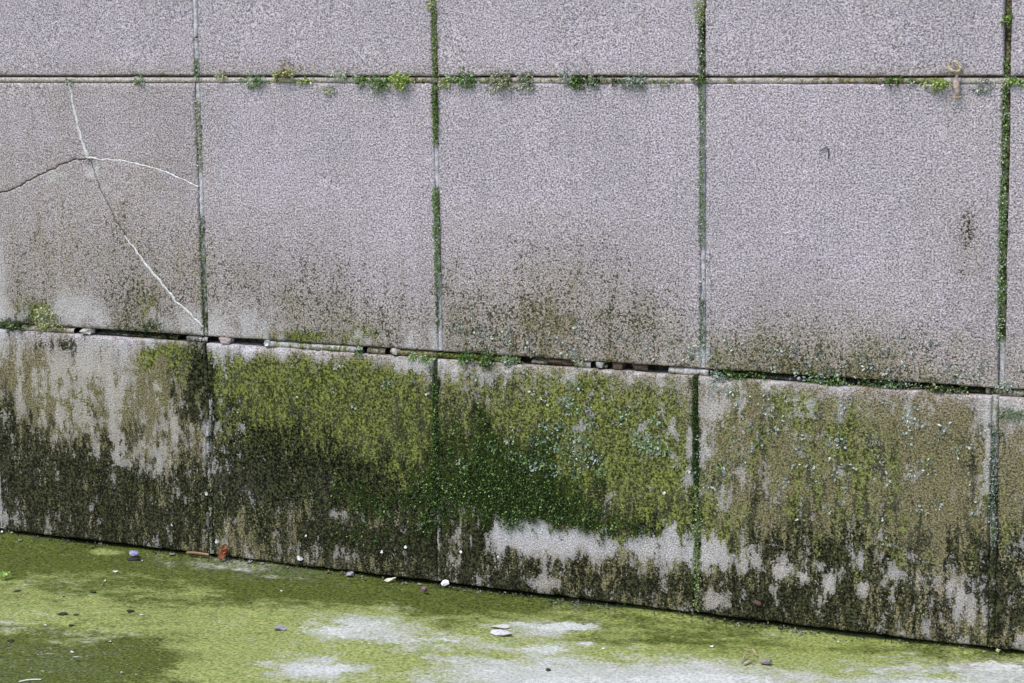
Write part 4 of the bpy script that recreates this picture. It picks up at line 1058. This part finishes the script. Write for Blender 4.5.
# dark crumbs of soil
for (px, py, w, lab) in [(93, 590, 4, 'dark soil crumb, highest of the scattered ones'), (63, 612, 5.5, 'largest dark soil crumb on the green ground'), (76, 612.5, 3, 'dark soil crumb just right of the largest one'), (130, 609, 4.5, 'dark soil crumb left of a white flake'),
                         (71, 624, 3, 'small dark crumb below the largest one'), (17, 588, 3.5, 'dark crumb below the green sprout'), (11, 639, 4, 'dark crumb at the left edge of the damp patch'), (64, 594, 2, 'tiny dark crumb left of the highest one'), (78, 658, 2.4, 'dark crumb inside the damp patch'), (548, 667, 3, 'brown crumb on the white ground in the middle'), (477, 616, 2, 'tiny dark crumb on the dark green band')]:
    p = place_ground(px, py); V, T = lump(int(px), (w / 430, w / 340, w / 1000), 2, .8, 1.1)
    put('soil_crumb', V, T, (.034, .038, .018), p + [0, 0, w / 1600], (0, 0, rng.random() * 3), lab, 'soil', 'dark soil crumbs', MAT_STONE, .4)
# grey crumbs along the foot of the wall
base_l = [(20, 'at the left end of the wall foot'), (172, 'left of the orange twig'), (250, 'just right of the orange leaf'), (262, 'second from the orange leaf'), (288, 'below the round wall flake'), (350, 'grey lilac, largest along the wall foot'), (362, 'beside the largest lilac one'), (405, 'right of the cream chip'), (419, 'left of the large white chip'), (464, 'right of the large white chip'), (478, 'small, under the dark streaks'), (555, 'under the middle of the third panel'), (575, 'right of the middle of the third panel'), (800, 'under the fourth panel'), (845, 'right of the middle of the fourth panel')]
for (px, d) in base_l:
    gyv = np.interp(px, H2X, GY); w = 4.5 if px == 350 else rng.uniform(1.6, 2.8)
    p = place_ground(px, gyv + 3); V, T = lump(int(px) + 5, (w / 290, w / 380, w / 560), 2, .9, .75)
    put('grey_crumb', V, T, (.34, .33, .36) if px in (350, 250) else (.20, .20, .17), p + [0, .002, w / 1100], (0, 0, rng.random() * 3), 'grey concrete crumb ' + d, 'stone', 'grey crumbs along the wall foot', MAT_STONE, .25)
# snail like brown bit on the fourth panel
p = on_wall(757, 603, YLOW - .004); V, T = lump(21, (.015, .007, .008), 2, 1, 1.0)
put('brown_scrap', V, T, (.085, .05, .045), p, (0, .3, 0), 'reddish brown scrap stuck low on the fourth panel', 'scrap', None, MAT_BIT, .4)
# curled dead leaf hanging in the upper joint and a pinkish scrap below it
p0 = on_wall(953, 68, -.006)
dead = bpy.data.objects.new('hanging_leaf', None); col.objects.link(dead); dead.location = tuple(on_wall(955, 80, 0))
tag(dead, 'curled dead leaf hanging at the upper joint beside the lime moss tuft', 'leaf')
D0 = np.array(dead.location)
def wl_(pts, y=-.008): return np.array([on_wall(x, yy, y - dy) - D0 for x, yy, dy in pts])
pts = wl_([(948, 64, 0), (949.5, 69, .006), (953, 71, .010), (958, 71.5, .010), (961.5, 69, .006), (959, 66, .002), (956.5, 62.5, 0), (953, 61.5, .004)]); tt = np.linspace(0, 1, 26); kk = np.linspace(0, 1, len(pts))
V, T = tube(np.stack([np.interp(tt, kk, pts[:, i]) for i in range(3)], 1), .0034 + .0022 * np.sin(tt * 9) ** 2, 6)
o = link('curl', solid('curl', V, T, (.40, .33, .20), MAT_BIT, .45), dead)
pts = wl_([(957, 75, .002), (955, 80, .006), (956, 86, .010), (957, 92, .008), (955, 96, .002)]); tt = np.linspace(0, 1, 16); kk = np.linspace(0, 1, len(pts))
V, T = tube(np.stack([np.interp(tt, kk, pts[:, i]) for i in range(3)], 1), .004 + .005 * np.sin(tt * 3.14) ** 2, 7)
V[:, 1] = V[:, 1] * .7
o = link('blade', solid('blade', V, T, (.48, .36, .31), MAT_BIT, .35), dead)
pts = wl_([(949, 97, .002), (955, 98, .006), (961, 97, .003)]); V, T = tube(pts, [.002, .0035, .002], 6); link('tip', solid('tip', V, T, (.33, .25, .16), MAT_BIT, .4), dead)
# small dark hook on the fourth upper panel
p0 = on_wall(826, 153, -.004)
pts = np.array([on_wall(x, y, -.004) - p0 for x, y in [(820, 151), (823, 149), (826.5, 147.5), (828.5, 149), (828.5, 155), (827.5, 161)]])
V, T = tube(pts, [.0012, .0016, .0018, .0018, .0016, .001], 5)
put('tendril', V, T, (.08, .07, .075), p0, (0, 0, 0), 'thin dark hooked tendril stuck on the fourth upper panel', 'tendril')
# sprouts
def sprout(px, py, n, size, pal, label):
    p = place_ground(px, py)
    r = bpy.data.objects.new('sprout', None); col.objects.link(r); r.location = tuple(p); tag(r, label, 'plant', 'small green sprouts')
    for k in range(n):
        a = k * 2.4 + px; V, T = leaf_sheet(size * rng.uniform(.7, 1.2), size * .55, .4, k + int(px), 6, 3, .0008)
        V[:, 0] += size * .5
        c = np.array(PAL[pal][0]) * .4 + np.array(PAL[pal][1]) * .6 * rng.uniform(.7, 1.2)
        o = link('leaf', solid('leaf', V, T, c, MAT_MOSS, .15), r); o.rotation_euler = (rng.uniform(-.3, .3), -rng.uniform(.2, .9), a); o.location = (0, 0, .004 + .004 * k / n)
    V, T = tube([(0, 0, -.004), (.001, 0, .006), (.0, .001, .012)], .0015, 5); link('stem', solid('stem', V, T, PAL[pal][0], MAT_MOSS), r)
sprout(5, 577, 11, .024, 'lime', 'bright green leafy sprout on the ground at the left edge')
sprout(998, 653.5, 5, .012, 'yellow', 'tiny yellow green sprout at the wall foot under the fourth joint')
